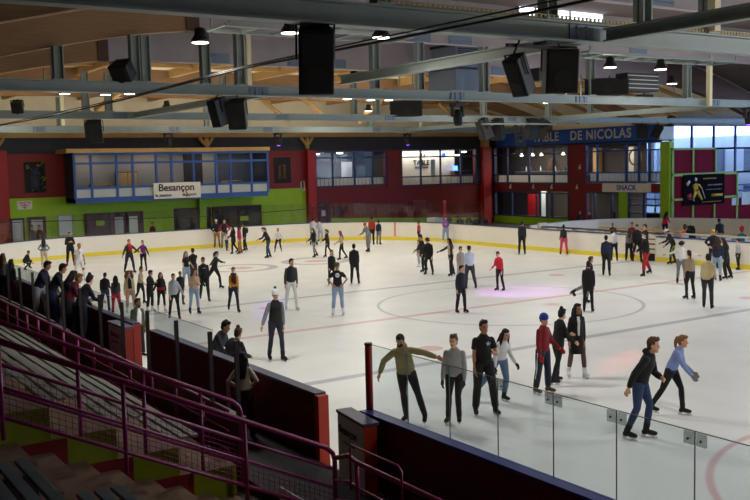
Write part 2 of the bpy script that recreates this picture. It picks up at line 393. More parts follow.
door('door_5', -1.95, -0.98, 2.2, m_pdoor, [(-1.82, -1.27, 0.3, 1.98, m_daydoor)])
door('door_6', 1.3, 3.66, 2.25, m_dark, [(2.4, 2.45, 0.1, 2.2, m_pdoor), (2.9, 3.3, 1.5, 1.7, m_greyw)])
door('door_7', 4.0, 7.42, 2.25, m_dark, [(5.6, 5.7, 0.1, 2.2, m_pdoor), (5.9, 6.5, 1.3, 1.6, m_green), (4.3, 5.1, 0.3, 2.1, m_blk2)])
door('door_8', 11.95, 12.95, 2.2, m_pdoor, [(12.3, 12.6, 1.3, 1.7, m_doorw)])
def poster(label, X, yc, zc, w, h, mb, words=(), shapes=(), frame=None):
    t = thing('poster', (X, yc, zc)); bx('poster_sheet', mb, 0.0, 0.02, -w / 2, w / 2, -h / 2, h / 2, t)
    if frame:
        bm = bmesh.new(); f = 0.05
        for q in ((-w / 2 - f, -w / 2, -h / 2 - f, h / 2 + f), (w / 2, w / 2 + f, -h / 2 - f, h / 2 + f), (-w / 2, w / 2, h / 2, h / 2 + f), (-w / 2, w / 2, -h / 2 - f, -h / 2)): box(bm, 0.0, 0.04, *q)
        obj('poster_frame', bm, frame, t)
    for (s, size, m, dy, dz) in words: text('lettering', s, size, m, (X + 0.03, yc + dy, zc + dz), FX, t)
    if shapes:
        for (m, L) in shapes:
            bm = bmesh.new()
            for pts, r in L: tube(bm, [(0.025, a, b) for a, b in pts], r, 5)
            o = obj('printed_figure', bm, m, t); 
            for v in o.data.vertices: v.co.x = 0.02 + (v.co.x - 0.025) * 0.06
    tag(t, label, 'poster'); return t
random.seed(3)
leafy = [([(-0.55 + 1.1 * random.random(), -0.85 + 1.7 * random.random()) for _ in range(2)], 0.03) for _ in range(26)]
leafy = [(([p[0], (p[0][0] + 0.16, p[0][1] + 0.1)]), 0.035) for p, r in leafy]
poster('dark poster with yellow flecks and a blue figure on the red wall at left', XW, -7.42, 4.6, 1.25, 1.85, m_blk2, shapes=[(mat('poster_olive', (150, 150, 40), 0.7), leafy), (mat('poster_blue', (46, 60, 84), 0.7), [([(-0.05, -0.75), (0.0, 0.2)], [0.42, 0.36]), ([(0.0, 0.15), (0.02, 0.62)], [0.3, 0.2])])])
poster('white sign with red capitals above the left corridor doors', XW, -8.1, 2.96, 0.85, 0.5, m_sign, words=[('TOILETTES', 0.15, m_inkr, 0, 0.14), ('PUBLIC', 0.15, m_inkr, 0, -0.02)], shapes=[(m_inkr, [([(0, -0.12), (0, -0.2)], [0.16, 0.02])])])
poster('pale notice board on the green wall between the corridor doors', XW, -5.77, 1.62, 0.8, 1.2, m_greyw, frame=m_steel)
poster('dark framed picture with a faint golden figure right of the blue window box', XW, 9.27, 4.65, 1.4, 1.85, m_dark, shapes=[(mat('dull_gold', (120, 84, 40), 0.7), [([(-0.25, -0.6), (-0.2, 0.3)], [0.1, 0.08]), ([(0.15, -0.6), (0.2, 0.4)], [0.1, 0.08]), ([(-0.2, 0.3), (0.2, 0.35)], 0.05)])], frame=m_redb)
t = thing('fire_hose_bracket', (XW, 10.85, 3.5)); bm = bmesh.new(); tube(bm, [(0.05, -0.12, -0.35), (0.05, -0.14, 0.3), (0.05, 0.12, 0.38), (0.05, 0.14, -0.3), (0.05, -0.12, -0.35)], 0.05, 6); obj('looped_hose', bm, m_greyw, t); tag(t, 'dark looped bracket on the wall beside the red pillar', 'bracket')
# pale boards leaning behind the corner glass
for i, (a, b) in enumerate(((13.3, 14.4), (15.0, 16.1), (18.0, 19.9), (20.4, 21.6))):
    o = bx('leaning_board', m_pdoor if i == 0 else mat('dusky_pink_panel', (130, 60, 66), 0.6), XW + 0.02, XW + 0.08, a, b, 1.25, 1.95 + 0.15 * (i % 2)); tag(o, ['plum panel right of the plum door', 'dusky pink panel second along the low red wall', 'wide dusky pink panel in the middle of the low red wall', 'dusky pink panel farthest right on the low red wall'][i], 'panel')
o = bx('marker_post', m_redb, -23.4, -23.25, 15.2, 15.35, 0, 2.5); tag(o, 'thin red marker post standing behind the far boards', 'post')

# ---- upper restaurant windows (x wall)
grid_window(wn(), 'x', XW + 0.05, 11.95, 17.97, 3.4, 5.9, [13.35, 15.2, 16.75], [4.0, 5.45], m_blued, 0.1, 0.14)
grid_window(wn(), 'x', XW + 0.05, 19.4, 26.65, 3.25, 5.98, [21.2, 23.1, 25.1], [3.9, 5.4], m_blued, 0.1, 0.14)
# rooms behind
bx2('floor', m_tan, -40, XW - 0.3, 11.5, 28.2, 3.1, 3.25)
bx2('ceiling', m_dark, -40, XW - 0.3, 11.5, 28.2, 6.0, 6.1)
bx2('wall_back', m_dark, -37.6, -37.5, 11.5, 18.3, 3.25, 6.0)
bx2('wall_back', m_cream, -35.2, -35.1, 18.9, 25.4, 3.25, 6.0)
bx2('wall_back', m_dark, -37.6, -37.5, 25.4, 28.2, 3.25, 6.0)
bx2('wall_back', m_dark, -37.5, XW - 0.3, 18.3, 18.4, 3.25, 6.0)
wt = thing('wall_lettering', (-35.08, 21.9, 5.0)); tag(wt, 'dark restaurant lettering on the cream wall behind the windows', 'sign')
text('lettering', 'TABLE', 0.55, m_ink, (-35.07, 22.1, 4.95), FX, wt); text('lettering', 'DE NICOLAS', 0.22, m_ink, (-35.07, 22.1, 4.6), FX, wt); text('lettering', 'La', 0.45, m_ink, (-35.07, 22.3, 5.55), FX, wt)
for i, yy in enumerate((19.9, 24.3)):
    bm = bmesh.new(); ball(bm, (-35.06, yy, 5.55), (0.02, 0.2, 0.2)); o = obj('round_sticker', bm, m_signb); tag(o, ['round blue sticker on the cream wall, left one', 'round blue sticker on the cream wall, right one'][i], 'sticker')
o = bx('hanging_panel', m_greyw, -34.6, -34.55, 22.6, 23.05, 3.25, 5.2); tag(o, 'grey panel standing before the cream restaurant wall', 'panel')
def translucent():
    if 'blind_fabric' in _m: return _m['blind_fabric']
    m = mat('blind_fabric', (232, 228, 218), 0.8); nt = m.node_tree; tr = nt.nodes.new('ShaderNodeBsdfTranslucent'); tr.inputs[0].default_value = (0.85, 0.83, 0.78, 1); mx = nt.nodes.new('ShaderNodeMixShader'); mx.inputs[0].default_value = 0.5
    nt.links.new(nt.nodes['Principled BSDF'].outputs[0], mx.inputs[1]); nt.links.new(tr.outputs[0], mx.inputs[2]); nt.links.new(mx.outputs[0], nt.nodes['Material Output'].inputs[0]); return m
def curtain(label, axis, P, a0, a1, z0, z1, n):
    t = thing('low_blind', (P, a0, z0) if axis == 'x' else (a0, P, z0)); bm = bmesh.new()
    for k in range(n):
        c = (a1 - a0) * k / n; w = (a1 - a0) / n
        if axis == 'x': box(bm, 0, 0.03, c + w * 0.06, c + w * 0.9, 0, z1 - z0)
        else: box(bm, c + w * 0.06, c + w * 0.9, 0, 0.03, 0, z1 - z0)
    obj('blind_slats', bm, translucent(), t); tag(t, label, 'blind')
curtain('pale low blind below the lettered restaurant wall', 'x', XW - 0.15, 19.5, 26.5, 3.3, 3.8, 22)
curtain('pale low blind in the darker upper window', 'x', XW - 0.15, 12.1, 17.9, 3.4, 3.95, 18)
# bright column and lamps in the darker room
for i, (yy, zz) in enumerate(((12.8, 5.75), (14.8, 5.8), (25.6, 5.5), (26.2, 5.75))):
    bm = bmesh.new(); ball(bm, (-35.3 if i < 2 else -34.9, yy, zz), (0.16, 0.28, 0.05)); o = obj('ceiling_light', bm, m_lampr); tag(o, ['lamp glowing at the left of the dark upper room', 'lamp glowing in the middle of the dark upper room', 'lamp glowing near the right edge of the lettered room', 'small lamp at the far right of the lettered room'][i], 'ceiling light')
for i, (a, b, h, m) in enumerate(((12.3, 13.2, 2.3, m_dark), (15.5, 16.4, 1.9, m_doorw), (16.9, 17.6, 1.6, m_steeld))):
    o = bx('partition', m, -36.3, -36.2, a, b, 3.25, 3.25 + h); tag(o, ['tall grey partition behind the left pane of the dark upper room', 'pale partition behind the middle of the dark upper room', 'short grey partition at the right of the dark upper room'][i], 'partition')
o = bx('monitor', m_screen, -34.75, -34.7, 25.0, 25.4, 4.28, 4.65); tag(o, 'blue lit monitor behind the restaurant window', 'monitor')
t = thing('counter', (-34.7, 24.9, 3.25)); bx('counter_body', m_woodd, -0.3, 0.2, 0, 1.5, 0, 0.95, t); bx('counter_top', m_plank, -0.35, 0.28, -0.05, 1.55, 0.95, 1.02, t); tag(t, 'dark counter behind the right end of the lettered room', 'counter')

# ---- wall y = 28.5 with two storeys of windows
YW = 28.5
wally('wall_back', m_red, YW, XW - 0.3, -16.3, 2.3 + 0.28, 3.2, 0.3)
wally('wall_back', m_red, YW, -25.6, -23.8, 0.0, 2.58)
wally('wall_back', m_red, YW, -25.6, -23.8, 3.2, 6.05)
wally('wall_back', m_green, YW, XW - 0.3, -25.6, 0.0, 0.62)
wally('wall_back', m_dband, YW, XW - 0.3, XW + 0.15, 0.6, 7.4)
bx2('trim_8', m_green, -20.7, -19.9, YW - 0.06, YW + 0.25, 0, 2.58)
bx2('trim_9', m_green, -17.05, -16.3, YW - 0.15, YW + 0.3, 0, 5.95)
wally('wall_back', m_ply, YW, XW - 0.3, -16.3, 7.05, 9.6)
wally('wall_back', m_dband, YW, XW - 0.3, -16.3, 6.0, 7.05)
grid_window(wn(), 'y', YW + 0.05, -33.85, -25.6, 3.2, 6.02, [-32.3, -29.8, -27.1], [3.85, 5.4], m_blued, 0.1, 0.14)
grid_window(wn(), 'y', YW + 0.05, -23.8, -17.1, 3.3, 5.95, [-22.75, -20.1, -19.0, -18.1], [3.95, 5.45], m_blue, 0.1, 0.14)
grid_window(wn(), 'y', YW + 0.05, -33.85, -25.6, 0.62, 2.45, [-31.8, -29.0, -27.9, -27.3], [], m_blued, 0.1, 0.14)
grid_window(wn(), 'y', YW + 0.05, -23.8, -20.75, 0.0, 2.55, [-23.0, -21.4], [], m_blued, 0.1, 0.14)
grid_window(wn(), 'y', YW + 0.05, -19.85, -17.1, 0.0, 2.6, [-18.6], [1.2, 1.75, 2.15], m_blue, 0.1, 0.14)
t = thing('restaurant_sign', (-25.6, YW - 0.1, 6.62)); bx('sign_board', m_signb, -7.6, 8.3, -0.05, 0.03, -0.5, 0.5, t); tag(t, 'long blue restaurant sign above the upper windows', 'sign')
text('lettering', 'TABLE', 0.92, m_inkw, (-27.75, YW - 0.17, 6.62), FY, t, sx=1.1)
text('lettering', 'DE NICOLAS', 0.92, m_inkw, (-22.35, YW - 0.17, 6.62), FY, t, sx=1.12)
bm = bmesh.new(); tube(bm, [(-5.3, -0.08, 0.15), (-4.9, -0.08, -0.25), (-4.5, -0.08, 0.15), (-4.7, -0.08, 0.3), (-5.1, -0.08, 0.3), (-5.3, -0.08, 0.15)], 0.03, 5); obj('sign_emblem', bm, m_inkw, t)
t = thing('snack_sign', (-20.05, YW - 0.035, 2.9)); bx('sign_board', m_sign, -2.15, 2.15, -0.03, 0.03, -0.3, 0.3, t); text('lettering', 'SNACK', 0.52, m_inkb, (-20.0, YW - 0.075, 2.9), FY, t, sx=1.05)
bm = bmesh.new(); [tube(bm, [(a, -0.035, -0.08), (a + 0.12, -0.035, 0.1), (a + 0.25, -0.035, -0.08)], 0.02, 5) for a in (-1.8, 1.5)]; obj('sign_emblem', bm, m_greyw, t); tag(t, 'white sign with blue snack lettering above the lower windows', 'sign')
# rooms behind this wall
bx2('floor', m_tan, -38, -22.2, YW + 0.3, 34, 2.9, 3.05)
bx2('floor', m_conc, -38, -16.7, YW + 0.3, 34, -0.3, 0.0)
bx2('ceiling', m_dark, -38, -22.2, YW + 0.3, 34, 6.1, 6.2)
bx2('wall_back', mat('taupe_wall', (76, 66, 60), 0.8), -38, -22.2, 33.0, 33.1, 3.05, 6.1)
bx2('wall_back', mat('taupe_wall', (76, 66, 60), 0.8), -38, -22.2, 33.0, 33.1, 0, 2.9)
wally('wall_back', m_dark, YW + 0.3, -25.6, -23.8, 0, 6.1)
tb = thing('bar_counter', (-33.2, 30.2, 3.05)); bx('counter_body', m_steeld, 0, 7.2, 0, 0.6, 0, 0.95, tb); bx('counter_top', m_plank, -0.05, 7.25, -0.08, 0.65, 0.95, 1.03, tb); tag(tb, 'long steel-fronted bar counter in the upper restaurant', 'counter')
for i, xx in enumerate((-32.9, -31.6, -30.6, -28.2)):
    o = thing('pendant_lamp', (xx, 30.6, 5.4)); bm = bmesh.new(); ball(bm, (0, 0, 0), (0.16, 0.16, 0.1)); obj('lamp_shade', bm, m_lampr, o); bm = bmesh.new(); tube(bm, [(0, 0, 0), (0, 0, 0.7)], 0.012, 5); obj('cord', bm, m_black, o)
    tag(o, ['leftmost of the pendant lamps above the restaurant bar', 'second pendant lamp above the restaurant bar', 'third pendant lamp above the restaurant bar', 'rightmost of the pendant lamps above the restaurant bar'][i], 'pendant lamp', 'pendants over the restaurant bar')
for i, (xx, w, h, m) in enumerate(((-31.9, 0.5, 1.5, m_woodd), (-29.6, 1.6, 1.6, m_dark), (-28.6, 0.5, 1.9, m_blue), (-26.9, 0.5, 2.6, m_ply2), (-23.4, 0.5, 2.6, m_cream))):
    o = bx('wall_unit', m, xx, xx + w, 32.5, 32.95, 3.05 + 0.9, 3.05 + 0.9 + h * 0.7); tag(o, ['narrow brown wall unit left behind the bar', 'wide dark wall unit behind the bar', 'blue wall unit behind the bar', 'tall honey wall unit at the right of the bar room', 'cream wall unit at the left of the right-hand room'][i], 'wall unit')
o = bx('glazed_column', m_doorw, -19.9, -19.6, 30.5, 30.8, 3.05, 6.1); tag(o, 'pale column in the room above the snack sign', 'column')
bm = bmesh.new(); tube(bm, [(-21.4 + 0.55 * math.cos(a * 0.5236), 30.9, 5.0 + 0.55 * math.sin(a * 0.5236)) for a in range(13)], 0.07, 6); o = obj('round_mirror', bm, m_ply2); bm = bmesh.new(); tube(bm, [(-21.4, 30.9, 5.5), (-21.4, 30.9, 6.1)], 0.02, 6); obj('cord', bm, m_black, o); tag(o, 'round wooden ring mirror hanging above the snack sign', 'mirror')
# bottles and glasses row on the bar: small things
for k in range(12):
    bm = bmesh.new(); xx = -32.8 + k * 0.55; tube(bm, [(xx, 30.5, 4.08), (xx, 30.5, 4.3), (xx, 30.5, 4.36), (xx, 30.5, 4.46)], [0.05, 0.05, 0.02, 0.02], 8); o = obj('bottle', bm, [m_dark, m_greyw, m_woodd][k % 3]); tag(o, ORD[k] + ' small bottle from the left on the long restaurant bar', 'bottle', 'bottles on the restaurant bar')
curtain('pale low blind along the foot of the bar windows', 'y', YW + 0.2, -33.6, -25.8, 3.25, 3.8, 26)
curtain('pale low blind along the foot of the windows above the snack sign', 'y', YW + 0.2, -23.6, -17.2, 3.35, 3.9, 22)
# ground-floor room content
for i, (xx, w, h, m) in enumerate(((-33.2, 1.2, 1.9, m_redb), (-31.6, 0.5, 2.2, m_greyw), (-28.6, 0.8, 1.2, m_dark), (-27.2, 1.0, 2.4, m_inkr))):
    o = bx('display_panel', m, xx, xx + w, 31.5, 31.6, 0.0, 0.3 + h); tag(o, ['red display panel behind the lower left window', 'narrow grey panel behind the lower left window', 'dark low panel behind the lower windows', 'crimson panel at the right of the lower windows'][i], 'display panel')
for i, xx in enumerate((-22.6, -21.9, -17.9)):
    t = thing('office_chair', (xx, 29.8, 0)); bm = bmesh.new(); box(bm, -0.24, 0.24, -0.22, 0.22, 0.45, 0.53); obj('seat', bm, m_dark, t, 0.03); bm = bmesh.new(); box(bm, -0.22, 0.22, 0.2, 0.25, 0.6, 1.15); obj('backrest', bm, m_dark, t, 0.03); bm = bmesh.new(); tube(bm, [(0, 0, 0.05), (0, 0, 0.45)], 0.03, 6); [tube(bm, [(0, 0, 0.08), (0.26 * math.cos(q), 0.26 * math.sin(q), 0.04)], 0.02, 5) for q in (0, 1.26, 2.5, 3.77, 5.0)]; obj('base', bm, m_black, t)
    tag(t, ['black chair by the snack door, left one', 'black chair by the snack door, right one', 'black chair in front of the bright window beside the green pillar'][i], 'chair', 'chairs in the snack room')
for i, xx in enumerate((-31.8, -29.2, -27.2, -24.6, -24.3)):
    t = thing('wall_lamp', (xx, YW - 0.12, 2.95 if i < 4 else 4.4)); bm = bmesh.new(); tube(bm, [(0, 0.1, 0.15), (0, 0, 0.12), (0, 0, -0.02)], 0.03, 6); obj('bracket', bm, m_sign, t); bm = bmesh.new(); ball(bm, (0, 0, -0.08), (0.1, 0.1, 0.12)); obj('lamp_shade', bm, m_sign, t)
    tag(t, ['first wall lamp from the left on the red band', 'second wall lamp from the left on the red band', 'third wall lamp from the left on the red band', 'wall lamp nearest the snack sign on the red band', 'lone wall lamp on the red wall between the upper windows'][i], 'wall lamp', 'small wall lamps')

# ---- side wall x = -16 with stepped panels and the big bright windows
XP = -16.3
wallx('wall_right', m_burg, XP, YW, 44.0, 0.0, 1.95, 0.3)
wallx('wall_right', m_burg, XP, YW, 35.35, 1.95, 3.72, 0.3)
wallx('wall_right', m_burg, XP, YW, 33.0, 3.72, 5.42, 0.3)
wallx('wall_right', m_lilac, XP, YW, 44.0, 7.0, 9.6, 0.3)
bm = bmesh.new()
for (a, b, c, d) in ((28.5, 28.72, 0, 5.5), (28.5, 33.1, 5.38, 5.5), (30.6, 30.75, 3.8, 5.4), (32.95, 33.12, 3.8, 5.5), (28.5, 35.5, 3.66, 3.84), (35.3, 35.48, 0, 3.84), (28.5, 35.4, 2.05, 2.2), (30.6, 30.75, 0, 2.1), (32.85, 33.0, 0, 2.1), (30.6, 30.72, 2.2, 3.7), (32.85, 33.0, 2.2, 3.7)): box(bm, XP, XP + 0.08, a, b, c, d)
struct(obj('trim_10', bm, m_lime))
grid_window(wn(), 'x', XP - 0.1, 28.6, 44.0, 5.45, 7.0, [30.7, 33.0, 35.35, 37.7, 40.0, 42.3], [], m_blue, 0.12, 0.14)
grid_window(wn(), 'x', XP - 0.1, 33.05, 44.0, 3.8, 5.45, [35.35, 37.7, 40.0, 42.3], [], m_blue, 0.12, 0.14)
grid_window(wn(), 'x', XP - 0.1, 35.4, 44.0, 1.95, 3.8, [37.7, 40.0, 42.3], [2.5, 2.9], m_blue, 0.12, 0.14)
# hockey banner
t = thing('club_banner', (XP + 0.1, 31.75, 2.72)); bx('banner_cloth', mat('banner_black', (22, 20, 26), 0.95, spec=0.05), 0, 0.03, -2.12, 2.15, -1.02, 1.02, t)
m_by = mat('banner_yellow', (214, 170, 30), 0.6); m_bw = mat('banner_white', (214, 210, 204), 0.6)
def flat(name, m, L, par):
    bm = bmesh.new()
    for pts, r in L: tube(bm, [(0.05, a, b) for a, b in pts], r, 6)
    o = obj(name, bm, m, par)
    for v in o.data.vertices: v.co.x = 0.035 + (v.co.x - 0.05) * 0.05
    return o
flat('printed_player', m_by, [([(-1.02, 0.38), (-0.85, -0.05)], [0.2, 0.26]), ([(-0.85, -0.1), (-1.15, -0.6)], [0.17, 0.1]), ([(-0.7, -0.1), (-0.2, -0.7)], [0.17, 0.09]), ([(-0.95, 0.38), (-0.5, 0.28), (-0.3, 0.1)], [0.1, 0.09, 0.06])], t)
flat('printed_player', m_bw, [([(-0.93, 0.6), (-0.83, 0.78)], [0.12, 0.12]), ([(-1.8, 0.35), (-1.5, 0.6)], [0.14, 0.1]), ([(-0.3, 0.15), (0.1, -0.62)], [0.03, 0.03]), ([(-1.2, -0.62), (-1.0, -0.72)], [0.06, 0.06])], t)
flat('printed_emblem', m_inkr, [([(-1.75, -0.45), (-1.35, -0.35)], [0.12, 0.16]), ([(-1.7, -0.6), (-1.3, -0.6)], 0.05)], t)
flat('printed_text', m_bw, [([(0.4 + i * 0.17, 0.28), (0.47 + i * 0.17, 0.28)], 0.05) for i in range(9)] + [([(0.2 + i * 0.14, -0.02), (0.25 + i * 0.14, -0.02)], 0.03) for i in range(12)], t)
flat('printed_text', m_by, [([(-0.1 + i * 0.2, 0.72), (0.0 + i * 0.2, 0.72)], 0.05) for i in range(7)] + [([(0.75, -0.42), (1.95, -0.42)], 0.1)] + [([(-0.2 + i * 0.17, -0.85), (-0.1 + i * 0.17, -0.85)], 0.03) for i in range(12)], t)
tag(t, 'black club banner with a yellow and white hockey player print', 'banner')
for i, (yc, zc, w, h) in enumerate(((35.2, 1.75, 0.7, 0.5), (36.4, 1.95, 0.9, 0.9))):
    o = bx('notice', m_greyw, XP + 0.02, XP + 0.06, yc - w / 2, yc + w / 2, zc - h / 2, zc + h / 2); tag(o, ['small pale notice right of the black club banner', 'larger pale notice at the right edge of the panel wall'][i], 'notice')

# outside: courtyard building seen through the bright glass, and beyond the restaurant
m_out = mat('white_render', (205, 212, 222), 0.8); m_outg = mat('dark_pane_outside', (90, 100, 125), 0.3)
t = thing('courtyard_building', (-34, 46, 0)); bx('facade', m_out, -14, 14, 0, 1, 0, 6.6, t)
for k in range(8):
    for zz in (0.6, 3.7):
        bx('facade_window', m_outg, -13 + k * 3.4, -11.4 + k * 3.4, -0.05, 0.0, zz, zz + 1.9, t)
bm = bmesh.new(); [tube(bm, [(a, -1.5, 0), (a, -1.5, 6.6)], 0.1, 6) for a in (-9, -5, -1, 3, 7, 11)]; obj('facade_column', bm, m_out, t)
tag(t, 'white courtyard building with dark windows seen through the bright panes', 'building')
bx2('ground', mat('pale_paving', (180, 182, 188), 0.9), -60, -16.6, 34, 70, -0.3, -0.02)

# rest of the shell
wallx('wall_front', m_lilac, 42.3, -28, 46, -0.02, 12)
wally('wall_side', m_dband, -28.3, -34.3, 42, -0.02, 12)
wally('wall_side', m_cream, 44.0, -16.6, 42, -0.02, 12, holes=[(-14, 41, 3.0, 9.5)])
grid_window(wn(), 'y', 44.1, -14, 41, 3.0, 9.5, [-9, -4, 1, 6, 11, 16, 21, 26, 31, 36], [5.2, 7.4], m_blue, 0.14, 0.14)
L = bpy.data.lights.new('daylight_fill', 'AREA'); L.shape = 'RECTANGLE'; L.size = 26; L.size_y = 6.3; L.energy = DAY_FILL_W; L.color = (0.86, 0.95, 1.0)  # added light standing in for the sky outside the unseen glazing
o = bpy.data.objects.new('daylight_fill', L); C.objects.link(o); o.location = (27.5, 44.4, 6.25); o.rotation_euler = (-PI / 2, 0, 0)
bx2('wall_back', m_dark, -40.2, -40.0, 11.3, 34.2, -0.1, 6.2)
bx2('wall_back', m_dark, -40.2, XW - 0.3, 11.2, 11.4, 3.1, 6.1)
bx2('wall_back', m_dark, -40.2, -38.0, 33.0, 33.2, -0.1, 6.2)
bx2('floor', m_conc, -40.2, -38, 28.2, 34, -0.3, 0.0); bx2('ceiling', m_dark, -40.2, -38, 28.2, 34, 6.1, 6.2)
wallx('wall_left', m_dband, XW, -28, -26, -0.02, 9.6)
# ------------------------------------------------------------------ roof: glulam arches, ceiling, purlins
def prof(y):      # underside height of the arches
    T = [(-28, 5.2), (-19, 7.15), (-17.7, 7.47), (-15.9, 7.88), (-14.2, 8.3), (-12.2, 8.68), (-10.5, 8.88), (-8, 8.95), (18, 8.95), (20.5, 8.88), (22.2, 8.68), (24.2, 8.25), (25.9, 7.8), (28.5, 7.0), (46, 7.0)]
    for (a, b), (c, d) in zip(T[:-1], T[1:]):
        if a <= y <= c: return b + (d - b) * (y - a) / (c - a)
    return 7.0
def arch_piece(x, th, y0, y1, dep, n=10):
    bm = bmesh.new(); rings = []
    for i in range(n + 1):
        y = y0 + (y1 - y0) * i / n; z = prof(y)
        rings.append([Vector((x - th, y, z)), Vector((x - th, y, z + dep)), Vector((x + th, y, z + dep)), Vector((x + th, y, z))])
    ring_loft(bm, rings, 0, False); return bm
arch_names = {6.9: 'nearest', -1.8: 'second', -10.2: 'third', -18.8: 'fourth', -27.3: 'farthest', 15.5: 'overhead', }
for i, x in enumerate((15.5, 6.9, -1.8, -10.2, -18.8, -27.3)):
    t = thing('roof_arch', (x, 0, 8.9))
    far = x < -11
    dep = 0.85 if far else 1.55
    wchild('timber_haunch', arch_piece(x, 0.2, -26, -10.5, dep if far else 1.3), m_wood, t)
    wchild('timber_haunch', arch_piece(x, 0.2, 20.5, 28.4, dep if far else 1.3), m_woodd if not far else m_wood, t)
    wchild('centre_panel' if not far else 'timber_tie', arch_piece(x, 0.12, -10.5, 20.5, dep if far else 1.55), m_wood if far else m_lilac, t)
    if not far:
        bm = bmesh.new(); box(bm, x - 0.24, x + 0.24, -10.75, -10.35, 8.85, 9.9); wchild('end_block', bm, m_woodd, t)
        for yc in (-6.0, -2.4, -0.6, 8.5):
            bm = bmesh.new(); box(bm, x + 0.12, x + 0.15, yc - 0.5, yc + 0.5, 8.98, 9.35)
            for a in range(6):
                for b in range(2): tube(bm, [(x + 0.15, yc - 0.4 + a * 0.16, 9.07 + b * 0.18), (x + 0.18, yc - 0.4 + a * 0.16, 9.07 + b * 0.18)], 0.025, 6)
            wchild('bolted_plate', bm, m_steeld, t)
    tag(t, {15.5: 'timber arch straight overhead nearest the stands', 6.9: 'first timber arch over the near blue line', -1.8: 'second timber arch with grey-lilac middle above the big black speaker', -10.2: 'third timber arch with grey-lilac middle', -18.8: 'fourth timber arch, second from the end wall', -27.3: 'timber arch nearest the end wall'}[x], 'roof beam')
# ceiling skin follows the arches
bm = bmesh.new()
def skin(x0, x1, off, yy):
    rows = [[bm.verts.new((x, y, prof(y) + off)) for x in (x0, x1)] for y in yy]
    for a, b in zip(rows[:-1], rows[1:]): bm.faces.new((a[0], a[1], b[1], b[0]))
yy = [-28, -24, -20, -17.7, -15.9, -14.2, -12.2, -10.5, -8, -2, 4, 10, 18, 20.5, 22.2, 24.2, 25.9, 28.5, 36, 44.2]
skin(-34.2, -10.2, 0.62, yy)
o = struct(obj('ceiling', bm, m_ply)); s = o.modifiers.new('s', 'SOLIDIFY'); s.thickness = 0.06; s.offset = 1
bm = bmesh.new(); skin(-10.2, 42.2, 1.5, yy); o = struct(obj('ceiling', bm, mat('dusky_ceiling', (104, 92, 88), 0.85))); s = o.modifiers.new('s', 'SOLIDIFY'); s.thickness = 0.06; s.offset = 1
bm = bmesh.new(); ring_loft(bm, [[Vector((-10.35, y, prof(y) + 0.55)), Vector((-10.35, y, prof(y) + 1.6)), Vector((-10.2, y, prof(y) + 1.6)), Vector((-10.2, y, prof(y) + 0.55))] for y in yy], 0, False); struct(obj('wall_gable', bm, m_lilac))
# purlins, along x and along y under the far ceiling
pk = 0
for y in (-13.2, -9.0, -4.6, -0.2, 4.2, 8.6, 13.0, 17.4, 21.5):
    z = prof(y) + 0.36
    for (a, b) in ((-18.6, -10.4), (-27.1, -19.0), (-33.8, -27.5)):
        bm = bmesh.new(); box(bm, a, b, y - 0.12, y + 0.12, z - 0.1, z + 0.24); o = obj('purlin', bm, m_ply2)
        struct(o)
for x in (-13.0, -15.8, -21.6, -24.4, -30.5):
    bm = bmesh.new(); rings = []
    for i in range(21):
        y = -26 + 54.4 * i / 20; z = prof(y) + 0.42; rings.append([Vector((x - 0.1, y, z)), Vector((x - 0.1, y, z + 0.18)), Vector((x + 0.1, y, z + 0.18)), Vector((x + 0.1, y, z))])
    ring_loft(bm, rings, 0, False); o = obj('cross_batten', bm, m_ply2); struct(o)
for k, (x, y, s) in enumerate(((-18.8, -7.5, 1), (-18.8, 2.5, -1), (-18.8, 7.0, 1), (-27.3, -5.5, 1), (-27.3, 5.2, -1), (-27.3, 12.0, 1), (-27.3, 18.5, -1))):
    o = thing('knee_brace', (x + 0.5, y, 7.6)); bm = bmesh.new(); tube(bm, [(0, -0.9 * s, 0), (0, 0.9 * s, 1.3)], 0.13, 4); obj('brace', bm, m_ply2, o)
    struct(o)

# roof clerestory in the second arch
t = struct(thing('window_20', (-1.6, 2.0, 10.15)))
bm = bmesh.new(); box(bm, -0.03, 0.0, 0, 4.4, 0.0, 0.42); obj('window_pane', bm, mat('daylight_pane', (235, 240, 255), 0.4, emis=2.2), t)
bm = bmesh.new(); [box(bm, -0.04, 0.06, a, a + 0.08, -0.03, 0.45) for a in (-0.05, 0.8, 2.55, 4.35)]; box(bm, -0.04, 0.06, -0.05, 4.43, -0.07, 0.0); obj('window_frame', bm, m_steel, t)

